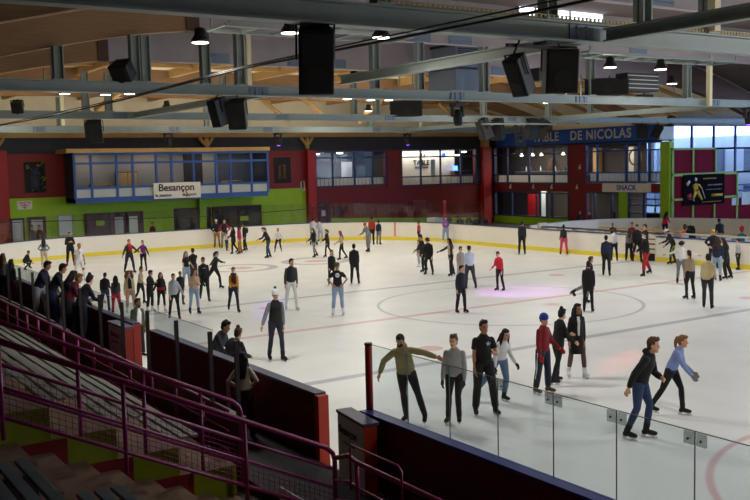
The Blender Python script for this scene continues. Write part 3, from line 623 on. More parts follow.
# ------------------------------------------------------------------ steel beams across the hall
def ibeam_y(bm, x, y0, y1, zb, h=0.33, w=0.28):
    box(bm, x - w / 2, x + w / 2, y0, y1, zb, zb + 0.035); box(bm, x - w / 2, x + w / 2, y0, y1, zb + h - 0.035, zb + h); box(bm, x - 0.02, x + 0.02, y0, y1, zb + 0.03, zb + h - 0.03)
def ibeam_x(bm, y, x0, x1, zb, h=0.3, w=0.25):
    box(bm, x0, x1, y - w / 2, y + w / 2, zb, zb + 0.03); box(bm, x0, x1, y - w / 2, y + w / 2, zb + h - 0.03, zb + h); box(bm, x0, x1, y - 0.02, y + 0.02, zb + 0.03, zb + h - 0.03)
BEAMS = [(11.8, 7.0, 0.36, [(-9.4, 8.9), (-4.95, 8.9), (-13.0, 8.3), (-6.9, 8.9)], 'steel cross beam nearest the camera, spanning the top of the picture'),
         (-1.4, 7.0, 0.31, [(-14.5, 8.2), (-12.4, 8.6), (-12.1, 8.6), (-10.3, 8.85), (-9.2, 8.9), (-4.4, 8.9), (-2.6, 8.9), (0.2, 8.9), (3.3, 8.9), (5.5, 8.9), (11.15, 8.9)], 'second steel cross beam from the camera, with many uprights'),
         (-14.3, 7.0, 0.31, [(-10.0, 8.9), (-9.05, 8.9), (-3.9, 8.9), (2.9, 8.9), (4.2, 8.9), (11.0, 8.9), (15.7, 8.9), (19.0, 8.9)], 'third steel cross beam from the camera'),
         (-27.6, 7.0, 0.36, [(-7.5, 8.9), (1.0, 8.9), (12.5, 8.9)], 'farthest steel cross beam, close to the end wall')]
for (x, zb, h, posts, lab) in BEAMS:
    t = thing('steel_beam', (x, 0, zb)); bm = bmesh.new(); ibeam_y(bm, x, -27, 28.4 if x < -16 else 43, zb, h); wchild('girder', bm, m_steel, t)
    for yj in (-8.6, -1.0, 5.0, 13.0):
        bm = bmesh.new(); s = 1
        box(bm, x + 0.02, x + 0.05, yj - 0.3, yj + 0.3, zb + 0.04, zb + h - 0.04)
        for a in (-0.12, 0.12):
            for b in (0.25, 0.5, 0.75): ball(bm, (x + 0.06, yj + a, zb + h * b), (0.02, 0.035, 0.035), seg=8, rg=5)
        wchild('splice_plate', bm, m_steeld, t)
    for (y, zt) in posts:
        bm = bmesh.new(); w = 0.13
        box(bm, x - w, x + w, y - w, y - w + 0.03, zb + h, zt); box(bm, x - w, x + w, y + w - 0.03, y + w, zb + h, zt); box(bm, x - 0.015, x + 0.015, y - w, y + w, zb + h, zt)
        box(bm, x - 0.18, x + 0.18, y - 0.18, y + 0.18, zb + h, zb + h + 0.03)
        wchild('upright', bm, m_steel, t)
    tag(t, lab, 'beam')
# cable tray on the nearest beam
t = thing('cable_tray', (11.8, -9.6, 7.37)); bm = bmesh.new(); box(bm, -0.12, 0.12, -3.5, 12, 0.0, 0.015); box(bm, -0.13, -0.11, -3.5, 12, 0, 0.07)
for k in range(150): box(bm, 0.11, 0.125, -3.5 + k * 0.103, -3.45 + k * 0.103, 0, 0.06)
box(bm, 0.11, 0.125, -3.5, 12, 0.06, 0.075); obj('tray', bm, mat('dull_brass_tray', (150, 136, 90), 0.5, metal=0.3), t); tag(t, 'perforated cable tray on top of the nearest steel beam', 'cable tray')
for (y, a, b, lab) in ((-8.0, 2.4, 11.7, 'slanting-looking lengthwise steel beam between the first and second cross beams'), (-8.0, 11.9, 24.9, 'lengthwise steel beam at the top right corner of the picture'), (-8.0, -14.2, -1.5, 'lengthwise steel beam between the second and third cross beams at left'), (15.2, -14.2, -1.5, 'lengthwise steel beam between cross beams at the right'), (15.2, -27.4, -14.4, 'lengthwise steel beam above the blue restaurant sign')):
    t = thing('side_beam', ((a + b) / 2, y, 7.04)); bm = bmesh.new(); ibeam_x(bm, y, a, b, 7.04, 0.24, 0.2); wchild('girder', bm, m_steel, t); tag(t, lab, 'beam')
# pale posts, the bright light on their faces put into the colour
for (x, y, z0, z1, lab) in ((-8.0, -5.7, 7.4, 10.3, 'pale upright standing between the arches beside a lamp'), (-27.0, -7.5, 7.35, 9.1, 'pale upright at the far left under the ceiling'), (-27.0, 16.2, 7.3, 9.1, 'pale upright right of the centre under the far ceiling'), (-1.2, 12.35, 7.0, 9.0, 'pale upright at the right between the beams'), (12.0, -5.0, 7.4, 9.0, 'pale upright at the top right above the nearest beam')):
    o = bx('pale_upright', m_pale, x - 0.09, x + 0.09, y - 0.09, y + 0.09, z0, z1); tag(o, lab, 'post')

# ------------------------------------------------------------------ cable, ducts, racks
bm = bmesh.new(); tube(bm, [(-19, -12.42, 6.95), (-11, -12.3, 6.9), (-3.3, -12.24, 6.94), (5.9, -12.6, 6.97), (10.4, -12.5, 6.93), (14.4, -12.2, 6.93), (20, -12, 6.98)], 0.024, 8); tube(bm, [(-19, -12.47, 6.97), (-3.3, -12.3, 6.97), (6, -12.66, 6.99), (20, -12.07, 7.01)], 0.014, 6)
o = obj('power_cable', bm, m_black); tag(o, 'thick black cable slung lengthwise below the beams', 'cable')
bm = bmesh.new(); tube(bm, [(-29.75, -10.6, 2.2), (-29.75, 0.6, 1.96), (-29.75, 5.3, 2.0), (-27.6, 11.6, 2.25)], 0.022, 6); o = obj('net_cable', bm, m_black); tag(o, 'thin black cable stretched above the end boards', 'cable')
t = thing('air_duct', (-8.3, 4.6, 7.95)); bm = bmesh.new()
ring_loft(bm, [[Vector((a, b, z)) for a, b in ((-w, -w), (w, -w), (w, w), (-w, w))] for z, w in ((0, 0.95), (0.9, 0.95), (1.0, 0.85), (1.9, 0.85))], 0, False); obj('duct_body', bm, m_steeld, t, 0.02)
bm = bmesh.new(); box(bm, -0.9, 0.9, -0.9, 0.9, 1.9, 2.0); [box(bm, 0.86, 0.9, -0.7, 0.6, 1.45 + k * 0.1, 1.49 + k * 0.1) for k in range(4)]; obj('duct_grille', bm, m_black, t); tag(t, 'grey-blue ventilation duct hanging under the roof', 'duct')
def rack(x, y0, y1, z, lab):
    t = thing('lamp_rack', (x, (y0 + y1) / 2, z)); bm = bmesh.new()
    for dx in (-0.5, 0.5): box(bm, x + dx - 0.04, x + dx + 0.04, y0, y1, z, z + 0.08)
    n = int((y1 - y0) / 0.8)
    for k in range(n + 1): y = y0 + (y1 - y0) * k / n; box(bm, x - 0.5, x + 0.5, y - 0.03, y + 0.03, z + 0.01, z + 0.07)
    wchild('frame', bm, m_steel, t); 
    for yy_ in (y0 + 0.1, y1 - 0.1):
        for dx in (-0.5, 0.5): bm = bmesh.new(); tube(bm, [(x + dx, yy_, z), (x + dx, yy_, 8.95)], 0.03, 6); wchild('hanger', bm, m_steel, t)
    tag(t, lab, 'rack')
rack(4.4, -12.5, -7.4, 8.0, 'steel ladder rack carrying lamps left of the big speaker')
rack(4.2, -1.0, 6.0, 7.95, 'steel ladder rack carrying lamps at the right')
rack(-10.2, -12.6, -8.8, 7.75, 'steel ladder rack carrying lamps at the far left')
rack(-10.2, -1.6, 3.2, 7.75, 'steel ladder rack carrying lamps in the middle distance')
rack(-8.8, 12.0, 19.0, 7.8, 'long steel ladder rack in the far right roof')

# ------------------------------------------------------------------ lamps
def lamp(x, y, z, lab, power, spot=True, hang=None):
    t = thing('high_bay_lamp', (x, y, z)); bm = bmesh.new()
    ring_loft(bm, [[Vector((r * math.cos(a), r * math.sin(a), zz)) for a in [2 * PI * k / 14 for k in range(14)]] for r, zz in ((0.21, 0.0), (0.2, 0.07), (0.13, 0.16), (0.12, 0.3), (0.05, 0.33))]); obj('reflector', bm, m_black, t)
    bm = bmesh.new(); tube(bm, [(0, 0, -0.012), (0, 0, 0.0)], 0.185, 14); obj('lens', bm, m_lamp, t)
    bm = bmesh.new(); tube(bm, [(0, 0, 0.32), (0, 0, (hang or 8.0) - z)], 0.02, 6); obj('hanger', bm, m_black, t)
    tag(t, lab, 'ceiling lamp', 'high-bay lamps over the rink')
    if power:
        L = bpy.data.lights.new('lamp_light', 'SPOT'); L.energy = power; L.color = (1.0, 0.93, 0.82) if x < -14 else (1.0, 0.965, 0.91); L.spot_size = math.radians(138); L.spot_blend = 0.7; L.shadow_soft_size = 0.5
        lo = bpy.data.objects.new('lamp_light', L); C.objects.link(lo); lo.parent = t; lo.location = (0, 0, -0.08)
        L = bpy.data.lights.new('lamp_fill', 'POINT'); L.energy = FILL_W * (13.0 if (x > 15 and y > -5) else 7.0 if y > 9 else 2.4 if x < -15 else 1.0 if x < 10 else 0.3); L.color = (1.0, 0.92, 0.8); L.shadow_soft_size = 0.3  # added fill, stronger near the beams and walls it brightens
        lo = bpy.data.objects.new('lamp_fill', L); C.objects.link(lo); lo.parent = t; lo.location = (0, 0, -0.35)
    return t
LL = [(6.4, -11.7, 7.62, 'leftmost of the high lamps, just left of the big speaker', 0), (6.6, -9.5, 7.62, 'high lamp just right of the big speaker', 1), (4.4, -12.9, 7.6, 'dim high lamp left of the speaker', 1),
      (3.95, 0.75, 7.6, 'high lamp at right, left one of a pair', 1), (4.1, 2.9, 7.6, 'high lamp at right, right one of a pair', 0), (0.4, 8.0, 7.6, 'high lamp near the right end of the second beam', 1),
      (-10.35, -11.9, 7.6, 'far left high lamp, first of three', 1), (-10.4, -10.4, 7.6, 'far left high lamp, second of three', 0), (-9.8, -9.7, 7.6, 'far left high lamp, third of three', 0),
      (-9.9, -0.2, 7.6, 'distant high lamp right of the big speaker, first of three', 1), (-10.2, 1.2, 7.6, 'distant high lamp right of the big speaker, second of three', 0), (-10.0, 2.0, 7.6, 'distant high lamp right of the big speaker, third of three', 0),
      (-25.0, -10.0, 7.55, 'added lamp nearest the end wall at far left', 1), (-24.0, 0.0, 7.6, 'added lamp nearest the end wall in the middle', 1), (-24.0, 10.0, 7.6, 'added lamp nearest the end wall toward the right', 1),  # from here on, lamps added to light the rink
      (-9.5, 11.0, 7.6, 'added high lamp over the far boards', 1), (4.3, 11.0, 7.6, 'added high lamp over the far side of the centre line', 1), (18.0, 0.0, 7.6, 'added high lamp over the near end of the rink', 1), (18.0, 9.0, 7.6, 'added high lamp over the near end by the far boards', 1), (17.5, -9.5, 7.6, 'added high lamp over the near end by the near boards', 1),
      (-17.0, -5.5, 7.6, 'added high lamp over the curling circles, left', 1), (-17.0, 5.5, 7.6, 'added high lamp over the curling circles, right', 1), (-2.5, -4.5, 7.6, 'added high lamp over the centre circle', 1)]
for (x, y, z, lab, pw) in LL: lamp(x, y, z + 0.08, lab, LAMP_W if pw else 0)
# coloured stage lights (moving heads)
def stage_light(x, y, z, lab, viol, group='stage lights below the beams'):
    t = thing('stage_light', (x, y, z)); bm = bmesh.new(); box(bm, -0.2, 0.2, -0.22, 0.22, 0.3, 0.42); obj('base', bm, m_black, t, 0.02)
    bm = bmesh.new(); box(bm, -0.08, 0.08, -0.24, -0.18, -0.05, 0.3); obj('yoke_arm', bm, m_black, t); bm = bmesh.new(); box(bm, -0.08, 0.08, 0.18, 0.24, -0.05, 0.3); obj('yoke_arm', bm, m_black, t)
    bm = bmesh.new(); tube(bm, [(0, 0, 0.2), (0, 0, 0.05), (0.03, 0, -0.25), (0.04, 0, -0.34)], [0.1, 0.17, 0.15, 0.12], 10); obj('head', bm, m_blk2, t)
    bm = bmesh.new(); tube(bm, [(0.04, 0, -0.36), (0.04, 0, -0.35)], 0.1, 10); obj('lens', bm, m_viol if viol else m_dark, t)
    bm = bmesh.new(); tube(bm, [(0, 0, 0.42), (0, 0, 7.0 - z + 0.02)], 0.03, 6); obj('clamp', bm, m_black, t)
    tag(t, lab, 'stage light', group)
stage_light(-1.4, -1.0, 6.5, 'black moving-head stage light in the centre under the second beam', 0)
stage_light(-27.6, 5.7, 6.55, 'stage light glowing violet above the dark band, left one', 1)
stage_light(-27.6, 15.5, 6.5, 'stage light glowing violet above the dark band, middle one', 1)
stage_light(-27.6, -1.4, 6.55, 'dark stage light under the farthest beam', 0)
stage_light(-1.4, 15.3, 6.6, 'stage light glowing violet at the right edge', 1)
def colour_spot(x, y, z, tx, ty, col, e, ang):
    L = bpy.data.lights.new('stage_beam', 'SPOT'); L.energy = e; L.color = col; L.spot_size = math.radians(ang); L.spot_blend = 0.6; L.shadow_soft_size = 0.05
    o = bpy.data.objects.new('stage_beam', L); C.objects.link(o); o.location = (x, y, z); o.rotation_euler = (Vector((tx, ty, 0)) - Vector((x, y, z))).to_track_quat('-Z', 'Y').to_euler()
colour_spot(-1.35, -1.0, 6.05, -1.9, 2.2, (0.72, 0.15, 1.0), 480, 32)
colour_spot(-1.4, 15.3, 6.1, 8.9, -4.3, (1.0, 0.12, 0.1), 6000, 2.4)
colour_spot(-27.4, 5.7, 6.1, -4.6, -6.9, (0.3, 0.15, 1.0), 500, 3.0)

# loudspeakers
def speaker(x, y, z, w, h, d, tilt, yaw, lab, top=None, kind='loudspeaker'):
    t = thing('loudspeaker', (x, y, z)); Mx = Matrix.Rotation(yaw, 4, 'Z') @ Matrix.Rotation(tilt, 4, 'Y')
    bm = bmesh.new(); ring_loft(bm, [[Mx @ Vector((sx * d / 2, sy * w / 2 * (0.78 if sx < 0 else 1), zz)) for sx, sy in ((-1, -1), (1, -1), (1, 1), (-1, 1))] for zz in (-h / 2, h / 2)], 0, False); obj('cabinet', bm, m_black, t, 0.025)
    bm = bmesh.new(); box(bm, d / 2 + 0.004, d / 2 + 0.02, -w / 2 + 0.05, w / 2 - 0.05, -h / 2 + 0.05, h / 2 - 0.05, M=Mx); obj('grille', bm, m_blk2, t)
    bm = bmesh.new(); tube(bm, [Mx @ Vector((d / 2 + 0.015, 0, -h * 0.2)), Mx @ Vector((d / 2 + 0.03, 0, -h * 0.2))], min(w, h) * 0.3, 14); obj('cone', bm, m_black, t)
    bm = bmesh.new(); [tube(bm, [Mx @ Vector((0, s * (w / 2 + 0.015), 0)), Mx @ Vector((0, s * (w / 2 + 0.015), h / 2 + 0.03)), Mx @ Vector((0, 0, h / 2 + 0.03)), Vector((0, 0, max(h / 2 + 0.06, (top or 7.0) - z)))], 0.02, 6) for s in (-1, 1)]; obj('mounting_bracket', bm, m_black, t)
    tag(t, lab, 'loudspeaker')
def toward(x, y, tx, ty): return math.atan2(ty - y, tx - x)
speaker(11.6, -14.1, 6.5, 0.55, 1.0, 0.5, 0.35, toward(11.6, -14.1, 24, -20), 'large black loudspeaker hanging near the camera at top left of centre')
bm = bmesh.new()
speaker(-1.2, -9.4, 6.45, 0.55, 0.85, 0.45, 0.3, toward(0, -9, 20, -26), 'black loudspeaker hanging on the second beam, right one of the pair')
speaker(-1.2, -10.0, 6.5, 0.35, 0.8, 0.5, 0.3, toward(0, -9, 4, -20), 'black loudspeaker hanging on the second beam, left one of the pair')
speaker(-1.2, -12.8, 7.6, 0.6, 0.5, 0.45, 0.6, toward(0, -9, 10, -22), 'black loudspeaker tilted above the second beam at left', top=7.9)
speaker(-14.1, -9.75, 6.5, 0.7, 0.85, 0.5, 0.4, toward(0, -9, 10, -14), 'black loudspeaker hanging under the third beam at far left')
speaker(-14.1, -12.7, 7.45, 0.45, 0.45, 0.35, 0.5, toward(0, -9, 10, -14), 'black loudspeaker at the left edge above the third beam', top=7.4)
speaker(-14.1, 5.85, 7.6, 1.6, 0.75, 0.5, 0.0, toward(0, 0, 20, -14), 'wide black speaker cabinet sitting on the third beam', top=7.9)
speaker(11.6, -9.9, 6.4, 0.35, 0.72, 0.35, 0.5, toward(0, 0, 3, -14), 'tilted black loudspeaker hanging on the nearest beam')
speaker(11.6, -8.95, 6.5, 0.62, 0.8, 0.5, 0.12, toward(0, 0, 20, -10), 'upright black loudspeaker hanging on the nearest beam')
speaker(-1.2, 6.1, 7.62, 1.7, 0.62, 0.5, 0.0, toward(0, 0, 20, -14), 'wide black speaker cabinet sitting on the second beam', top=7.9)
for i, (y, yw, tl) in enumerate(((11.0, -1.9, 0.35), (11.9, -1.2, 0.25), (14.3, 0.1, 0.25), (15.1, 0.8, 0.35))):
    speaker(-14.2, y, 6.62, 0.75, 1.1, 0.55, tl, yw, ['leftmost speaker of the hanging cluster', 'second speaker of the hanging cluster', 'third speaker of the hanging cluster', 'rightmost speaker of the hanging cluster'][i], top=7.05)
t = thing('rigging_ring', (-13.7, 13.0, 6.6)); bm = bmesh.new(); tube(bm, [(1.4 * math.cos(a * PI / 12) * 0.4, 2.6 * math.sin(a * PI / 12), 0.25) for a in range(25)], 0.05, 6); obj('ring', bm, m_steel, t)
bm = bmesh.new(); [tube(bm, [(0.2 * math.cos(k), 0.35 * math.sin(k * 2.1), 0.2), (0.25 * math.cos(k * 1.7), 0.45 * math.sin(k * 1.3), -0.9)], 0.03, 5) for k in range(9)]; obj('cable_bundle', bm, m_blk2, t); tag(t, 'oval rigging ring with cables above the speaker cluster', 'rigging')
speaker(-14.2, 23.3, 6.5, 0.7, 0.8, 0.5, 0.2, toward(0, 0, 20, -20), 'small black loudspeaker above the green corner pillar, left one', top=7.1)
speaker(-14.2, 24.6, 6.5, 0.6, 0.8, 0.5, 0.5, toward(0, 0, 10, 10), 'tilted black loudspeaker above the green corner pillar, right one', top=7.1)
o = bx('reflector_board', m_greyw, -14.3, -14.2, 24.9, 26.2, 6.0, 6.8); tag(o, 'pale tilted board hanging beside the speakers at right', 'board')
t = thing('projector_box', (-1.2, 7.9, 7.5)); bx('housing', m_dark, -0.3, 0.3, -0.9, 0.9, 0, 0.7, t); bm = bmesh.new(); [box(bm, 0.3, 0.33, -0.9, 0.9, 0.1 + k * 0.16, 0.13 + k * 0.16) for k in range(4)]; obj('louvre', bm, m_steel, t); tag(t, 'dark louvred box between the uprights at right', 'box')
for i, (x, y, z) in enumerate(((-7.8, 13.5, 8.0), (-7.8, 16.0, 7.95), (0.5, 1.2, 7.9))):
    t = thing('floodlight', (x, y, z)); bx('housing', m_black, -0.25, 0.25, -0.4, 0.4, -0.35, 0.1, t, 0.03); bm = bmesh.new(); tube(bm, [(0, 0, 0.1), (0, 0, 0.9)], 0.03, 6); obj('hanger', bm, m_black, t); tag(t, ['unlit floodlight in the far right roof, left one', 'unlit floodlight in the far right roof, right one', 'unlit floodlight beneath the lamp rack at right'][i], 'floodlight')

t = thing('speaker_bar', (11.55, -9.4, 6.93)); bx('bar', m_black, -0.04, 0.04, -0.75, 0.95, -0.04, 0.02, t); bx('clamp', m_black, -0.06, 0.3, -0.08, 0.08, 0.02, 0.07, t); tag(t, 'short black bar under the nearest beam carrying two loudspeakers', 'bar')
# ------------------------------------------------------------------ boards
far_pts = [p for p in outline(0.0)]
# order: corner1 (+x,+y) from 0..90deg, corner2 (-x,+y), corner3 (-x,-y), corner4 (+x,-y)
n = 15
c1, c2, c3, c4 = far_pts[0:n], far_pts[n:2 * n], far_pts[2 * n:3 * n], far_pts[3 * n:4 * n]
path_far = [(HX, 2.0)] + c1 + [(-5.3, HY)]
path_fl = [(-6.0, HY)] + c2 + c3 + [(2.45, -HY)]
path_fl = [path_fl[0]] + [(x, HY) for x in (-9, -12, -15, -18)] + path_fl[1:]
def boards(name, pts, lab, kick, face=m_white, cap=m_cap, back=None, z0=0.0, ends=None):
    t = thing(name, (pts[0][0], pts[0][1], 0))
    rp = list(pts)
    curve_wall('facing', rp, z0, 1.16, 0.12, face, t)
    if kick: curve_wall('kick_strip', [(x, y) for x, y in off_in(rp, 0.012)], 0.0, 0.22, 0.012, m_yel, t)
    curve_wall('cap_rail', [(x, y) for x, y in off_in(rp, 0.03)], 1.16, 1.2, 0.2, cap, t)
    if back: curve_wall('outer_cladding', [(x, y) for x, y in off_in(rp, -0.125)], 0.0, 1.155, 0.03, back, t)
    tag(t, lab, 'rink boards'); return t
def off_in(pts, d):
    out = []
    for i, p in enumerate(pts):
        a = Vector(pts[max(i - 1, 0)]); b = Vector(pts[min(i + 1, len(pts) - 1)]); q = (b - a).normalized(); out.append((p[0] - q.y * d, p[1] + q.x * d))
    return out
fb = boards('rink_boards', path_far, 'white boards with yellow kick strip along the far side at right', True)
fl = boards('rink_boards', path_fl, 'cream boards with yellow kick strip curving round the far end to the first gate', True, back=m_maroon, cap=m_capn)
nm = boards('rink_boards', [(x, -HY) for x in (3.6, 7, 11.3)], 'maroon-backed boards between the two open gates', True, back=m_maroon, cap=m_capg)
nr = boards('rink_boards', [(x, -HY) for x in (12.65, 18, 21.14)] + c4[1:] + [(HX, 2.0)], 'near boards below the clear glass at lower right', True, back=m_maroon, cap=m_cap)
def wb(name, m, a, par, bevel=0.0):
    bm = bmesh.new(); box(bm, *a); return wchild(name, bm, m, par, bevel)
wb('red_end_post', m_orange, (11.3, 11.42, -14.12, -13.93, 0.0, 1.17), nm)
wb('bolt', m_inkr, (11.1, 11.16, -14.13, -14.11, 0.9, 0.96), nm)
wb('red_end_post', m_dorange, (2.45, 2.55, -14.12, -13.93, 0.0, 1.17), fl)
wb('red_end_post', m_maroon, (12.56, 12.66, -14.12, -13.93, 0.0, 1.17), nr)
wb('grey_strip', m_greyw, (7.85, 8.0, -14.125, -14.10, 0.15, 0.8), nm)
# goal-line mark on the boards
bm = bmesh.new(); box(bm, -0.03, -0.014, -0.06, 0.06, 0.24, 1.15, M=Matrix.Translation((-21.14 + 8.5 * math.cos(2.094), 5.44 + 8.5 * math.sin(2.094), 0)) @ Matrix.Rotation(2.094, 4, 'Z')); wchild('goal_line_mark', bm, mat('faded_red_mark', (225, 130, 110), 0.5), fl)
# slatted opening in the far boards
t = thing('slatted_gate', (-5.65, HY + 0.05, 0)); bm = bmesh.new(); [box(bm, -0.34, 0.34, -0.05, 0.05, z, z + 0.17) for z in (0.36, 0.6, 0.84, 1.06)]; obj('slats', bm, m_cream, t); bm = bmesh.new(); box(bm, -0.36, -0.3, -0.06, 0.06, 0, 1.25); box(bm, 0.3, 0.36, -0.06, 0.06, 0, 1.25); obj('gate_posts', bm, m_cream, t); bx('gap_shade_sheet', m_dark, -0.34, 0.34, 0.08, 0.1, 0.02, 1.1, t); tag(t, 'cream slatted gate in the far boards', 'gate')  # dark sheet put in for the shaded gap behind the slats
# swung-open gate leaves outside the near boards
def leaf(x0, x1, lab, words):
    t = thing('gate_leaf', ((x0 + x1) / 2, -14.30 if words else -14.34, 0), math.radians(-8 if words else 0)); h = (x1 - x0) / 2; t_y = t.location.y
    bx('leaf_core', m_maroon, -h, h, -0.07, 0.1, 0.16, 1.15, t); bx('outer_face', m_greyw, -h, h, -0.1, -0.07, 0.16, 1.15, t); bx('cap_rail', m_capg, -h - 0.02, h + 0.02, -0.12, 0.14, 1.15, 1.2, t, 0.01); bx('red_edge', m_orange if words else m_dorange, h, h + 0.02, -0.1, 0.1, 0.16, 1.15, t)
    text('lettering', 'Besançon', 0.17, mat('grey_lettering', (70, 72, 80), 0.7) if words else m_inkr, ((x0 + x1) / 2 - 0.1, t_y - 0.105, 0.93), FY, t, depth=0.003)
    bm = bmesh.new(); tube(bm, [(-0.25, -0.105, 0.76), (0.15, -0.105, 0.76)], 0.012, 5); obj('small_lettering', bm, m_ink, t); tag(t, lab, 'gate')
leaf(12.38, 13.32, 'grey gate leaf with dark lettering swung open beside the red glass post', True)
leaf(1.65, 2.85, 'grey gate leaf with faint lettering swung open at the first gate', False)

# near glass
def frosted():
    if 'frosted_plate' in _m: return _m['frosted_plate']
    m = mat('frosted_plate', (200, 204, 202), 0.5); b = m.node_tree.nodes['Principled BSDF']; nt = m.node_tree; t_ = nt.nodes.new('ShaderNodeBsdfTransparent'); t_.inputs[0].default_value = (0.8, 0.82, 0.81, 1); mx = nt.nodes.new('ShaderNodeMixShader'); mx.inputs[0].default_value = 0.22
    nt.links.new(t_.outputs[0], mx.inputs[1]); nt.links.new(b.outputs[0], mx.inputs[2]); nt.links.new(mx.outputs[0], nt.nodes['Material Output'].inputs[0]); return m
t = thing('glass_screen', (12.68, -13.95, 1.2)); bm = bmesh.new(); tube(bm, [(0, 0, -0.02), (0, 0, 0.98)], 0.055, 12); obj('red_corner_post', bm, m_redb, t); bm = bmesh.new(); tube(bm, [(0, 0, 0.98), (0, 0, 1.01)], 0.06, 12); obj('post_cap', bm, m_black, t)
xs = [12.74, 13.70, 14.66, 15.63, 16.6, 17.55, 18.55, 19.55, 20.55, 21.55, 22.5]
for a, b in zip(xs[:-1], xs[1:]):
    p = bx('glass_pane', g_clear, a - 12.7 + 0.008, b - 12.7 - 0.008, -0.006, 0.006, 0.0, 1.0, t)
    pe = bx('pane_edge', mat('glass_edge', (96, 108, 106), 0.3), b - 12.7 - 0.006, b - 12.7 + 0.001, -0.007, 0.007, 0.0, 1.0, t)
    pt = bx('pane_edge', mat('glass_edge', (96, 108, 106), 0.3), a - 12.7 + 0.008, b - 12.7 - 0.008, -0.006, 0.006, 0.995, 1.003, t)
for b in xs[3:-1]:
    for s in (-1, 1):
        c_ = b - 12.7 + s * 0.075
        bm = bmesh.new(); box(bm, c_ - 0.055, c_ + 0.055, -0.012, 0.012, 0.86, 0.985); o = obj('clamp_plate', bm, frosted(), t)
        bm = bmesh.new(); ball(bm, (c_, -0.016, 0.915), 0.014, seg=8, rg=6); o2 = obj('bolt', bm, m_dpost, o)
tag(t, 'clear glass screen on the near boards starting at a red post', 'glass screen')
# glass behind the end boards
pts = [p for p in off_in(list(path_fl[4:-1]), -0.06)]
t = thing('glass_screen', (-29.7, 0, 1.2)); acc = 0.0; k = 0
L = [Vector(p) for p in pts]; s_ = []; 
for a, b in zip(L[:-1], L[1:]):
    m_ = max(1, int((b - a).length / 1.9)); s_ += [a + (b - a) * i / m_ for i in range(m_)]
for a, b in zip(s_[:-1], s_[1:]):
    if (a.y < -13.9 and a.x > -19) or (a.x > -17): continue
    d = (b - a); nn = Vector((d.y, -d.x)).normalized() * 0.006; bm = bmesh.new(); z1 = 1.25
    ring_loft(bm, [[Vector((q.x - nn.x + 29.7, q.y - nn.y, 0)), Vector((q.x - nn.x + 29.7, q.y - nn.y, z1)), Vector((q.x + nn.x + 29.7, q.y + nn.y, z1)), Vector((q.x + nn.x + 29.7, q.y + nn.y, 0))] for q in (a, b)], 0, False); obj('glass_pane', bm, g_rink, t)
tag(t, 'reflective glass screen standing on the far end boards', 'glass screen')
# glass on the near boards left of the stair, seen from outside
for (a, b, lab) in ((-21.0, 2.4, 'clear glass screen on the near boards in front of the spectators'), (3.65, 7.0, 'clear glass screen on the near boards right of the first gate')):
    t = thing('glass_screen', (a, -13.99, 1.2)); n_ = int(round((b - a) / 1.9)); w_ = (b - a) / n_
    for k in range(n_):
        bx('glass_pane', g_clear, k * w_ + 0.006, (k + 1) * w_ - 0.006, -0.006, 0.006, 0.0, 0.44, t); bx('pane_edge', mat('glass_edge', (96, 108, 106), 0.3), k * w_, (k + 1) * w_, -0.006, 0.006, 0.44, 0.448, t)
    tag(t, lab, 'glass screen')

# curved wall of the second rink, its front bench rail
t = thing('curved_wall', (-16, 20, 0)); pts2 = [(-9.6, 14.6)] + []
cw = [(-15.6, 15.6), (-15.85, 16.8), (-16.1, 17.85), (-16.6, 19.7), (-16.3, 21.8), (-15.5, 23.6), (-14.1, 25.15), (-12.2, 26.15), (-9.4, 27.0), (-6, 27.3), (0, 27.4), (12, 27.4)]
curve_wall('facing', list(reversed(cw)), 0, 1.16, 0.14, m_white, t); curve_wall('cap_rail', list(reversed(cw)), 1.16, 1.2, 0.16, m_greyw, t); tag(t, 'curved white wall of the small second rink', 'rink boards')
def bench_rail(x0, x1, y, z, m, lab, step=1.15):
    t = thing('bench', ((x0 + x1) / 2, y, 0)); h = (x1 - x0) / 2; bx('seat_plank', m, -h, h, -0.2, 0.2, z - 0.05, z, t, 0.01)
    k = 0; x = -h + 0.1
    while x < h: bx('leg', m_cream, x - 0.09, x + 0.09, -0.16, 0.16, 0, z - 0.05, t); x += step
    tag(t, lab, 'bench')
bench_rail(-14.4, -6.0, 15.4, 1.22, m_woodd, 'long brown-topped rail with cream legs behind the far boards')
bench_rail(-4.9, 3.0, 15.4, 1.26, m_greyw, 'long pale-topped rail behind the far boards at right')
bench_rail(-12.2, -3.0, 17.6, 1.15, m_ply2, 'honey-topped bench in front of the curved white wall')
o = bx('end_panel', m_cream, -14.6, -14.45, 15.1, 15.7, 0, 1.4); tag(o, 'cream end panel of the brown-topped rail', 'panel')
o = bx('storage_box', m_greyw, -24.9, -24.0, 15.0, 15.6, 0, 1.35); tag(o, 'pale box standing behind the far boards', 'box')
for i, (x, y) in enumerate(((-22.5, 14.9), (-21.3, 14.9), (-20.4, 14.9), (-19.7, 14.9), (-19.1, 14.9))):
    o = thing('shrub_pot', (x, y, 0)); bx('pot', m_dark, -0.2, 0.2, -0.2, 0.2, 0, 1.15, o); bm = bmesh.new(); [ball(bm, (random.uniform(-.2, .2), random.uniform(-.15, .15), 1.2 + random.uniform(0, .2)), 0.14, seg=6, rg=5) for _ in range(7)]; obj('foliage', bm, m_dark, o); tag(o, ORD[i] + ' from the left of the dark potted shrubs behind the far boards', 'plant', 'dark shrubs behind the far boards')

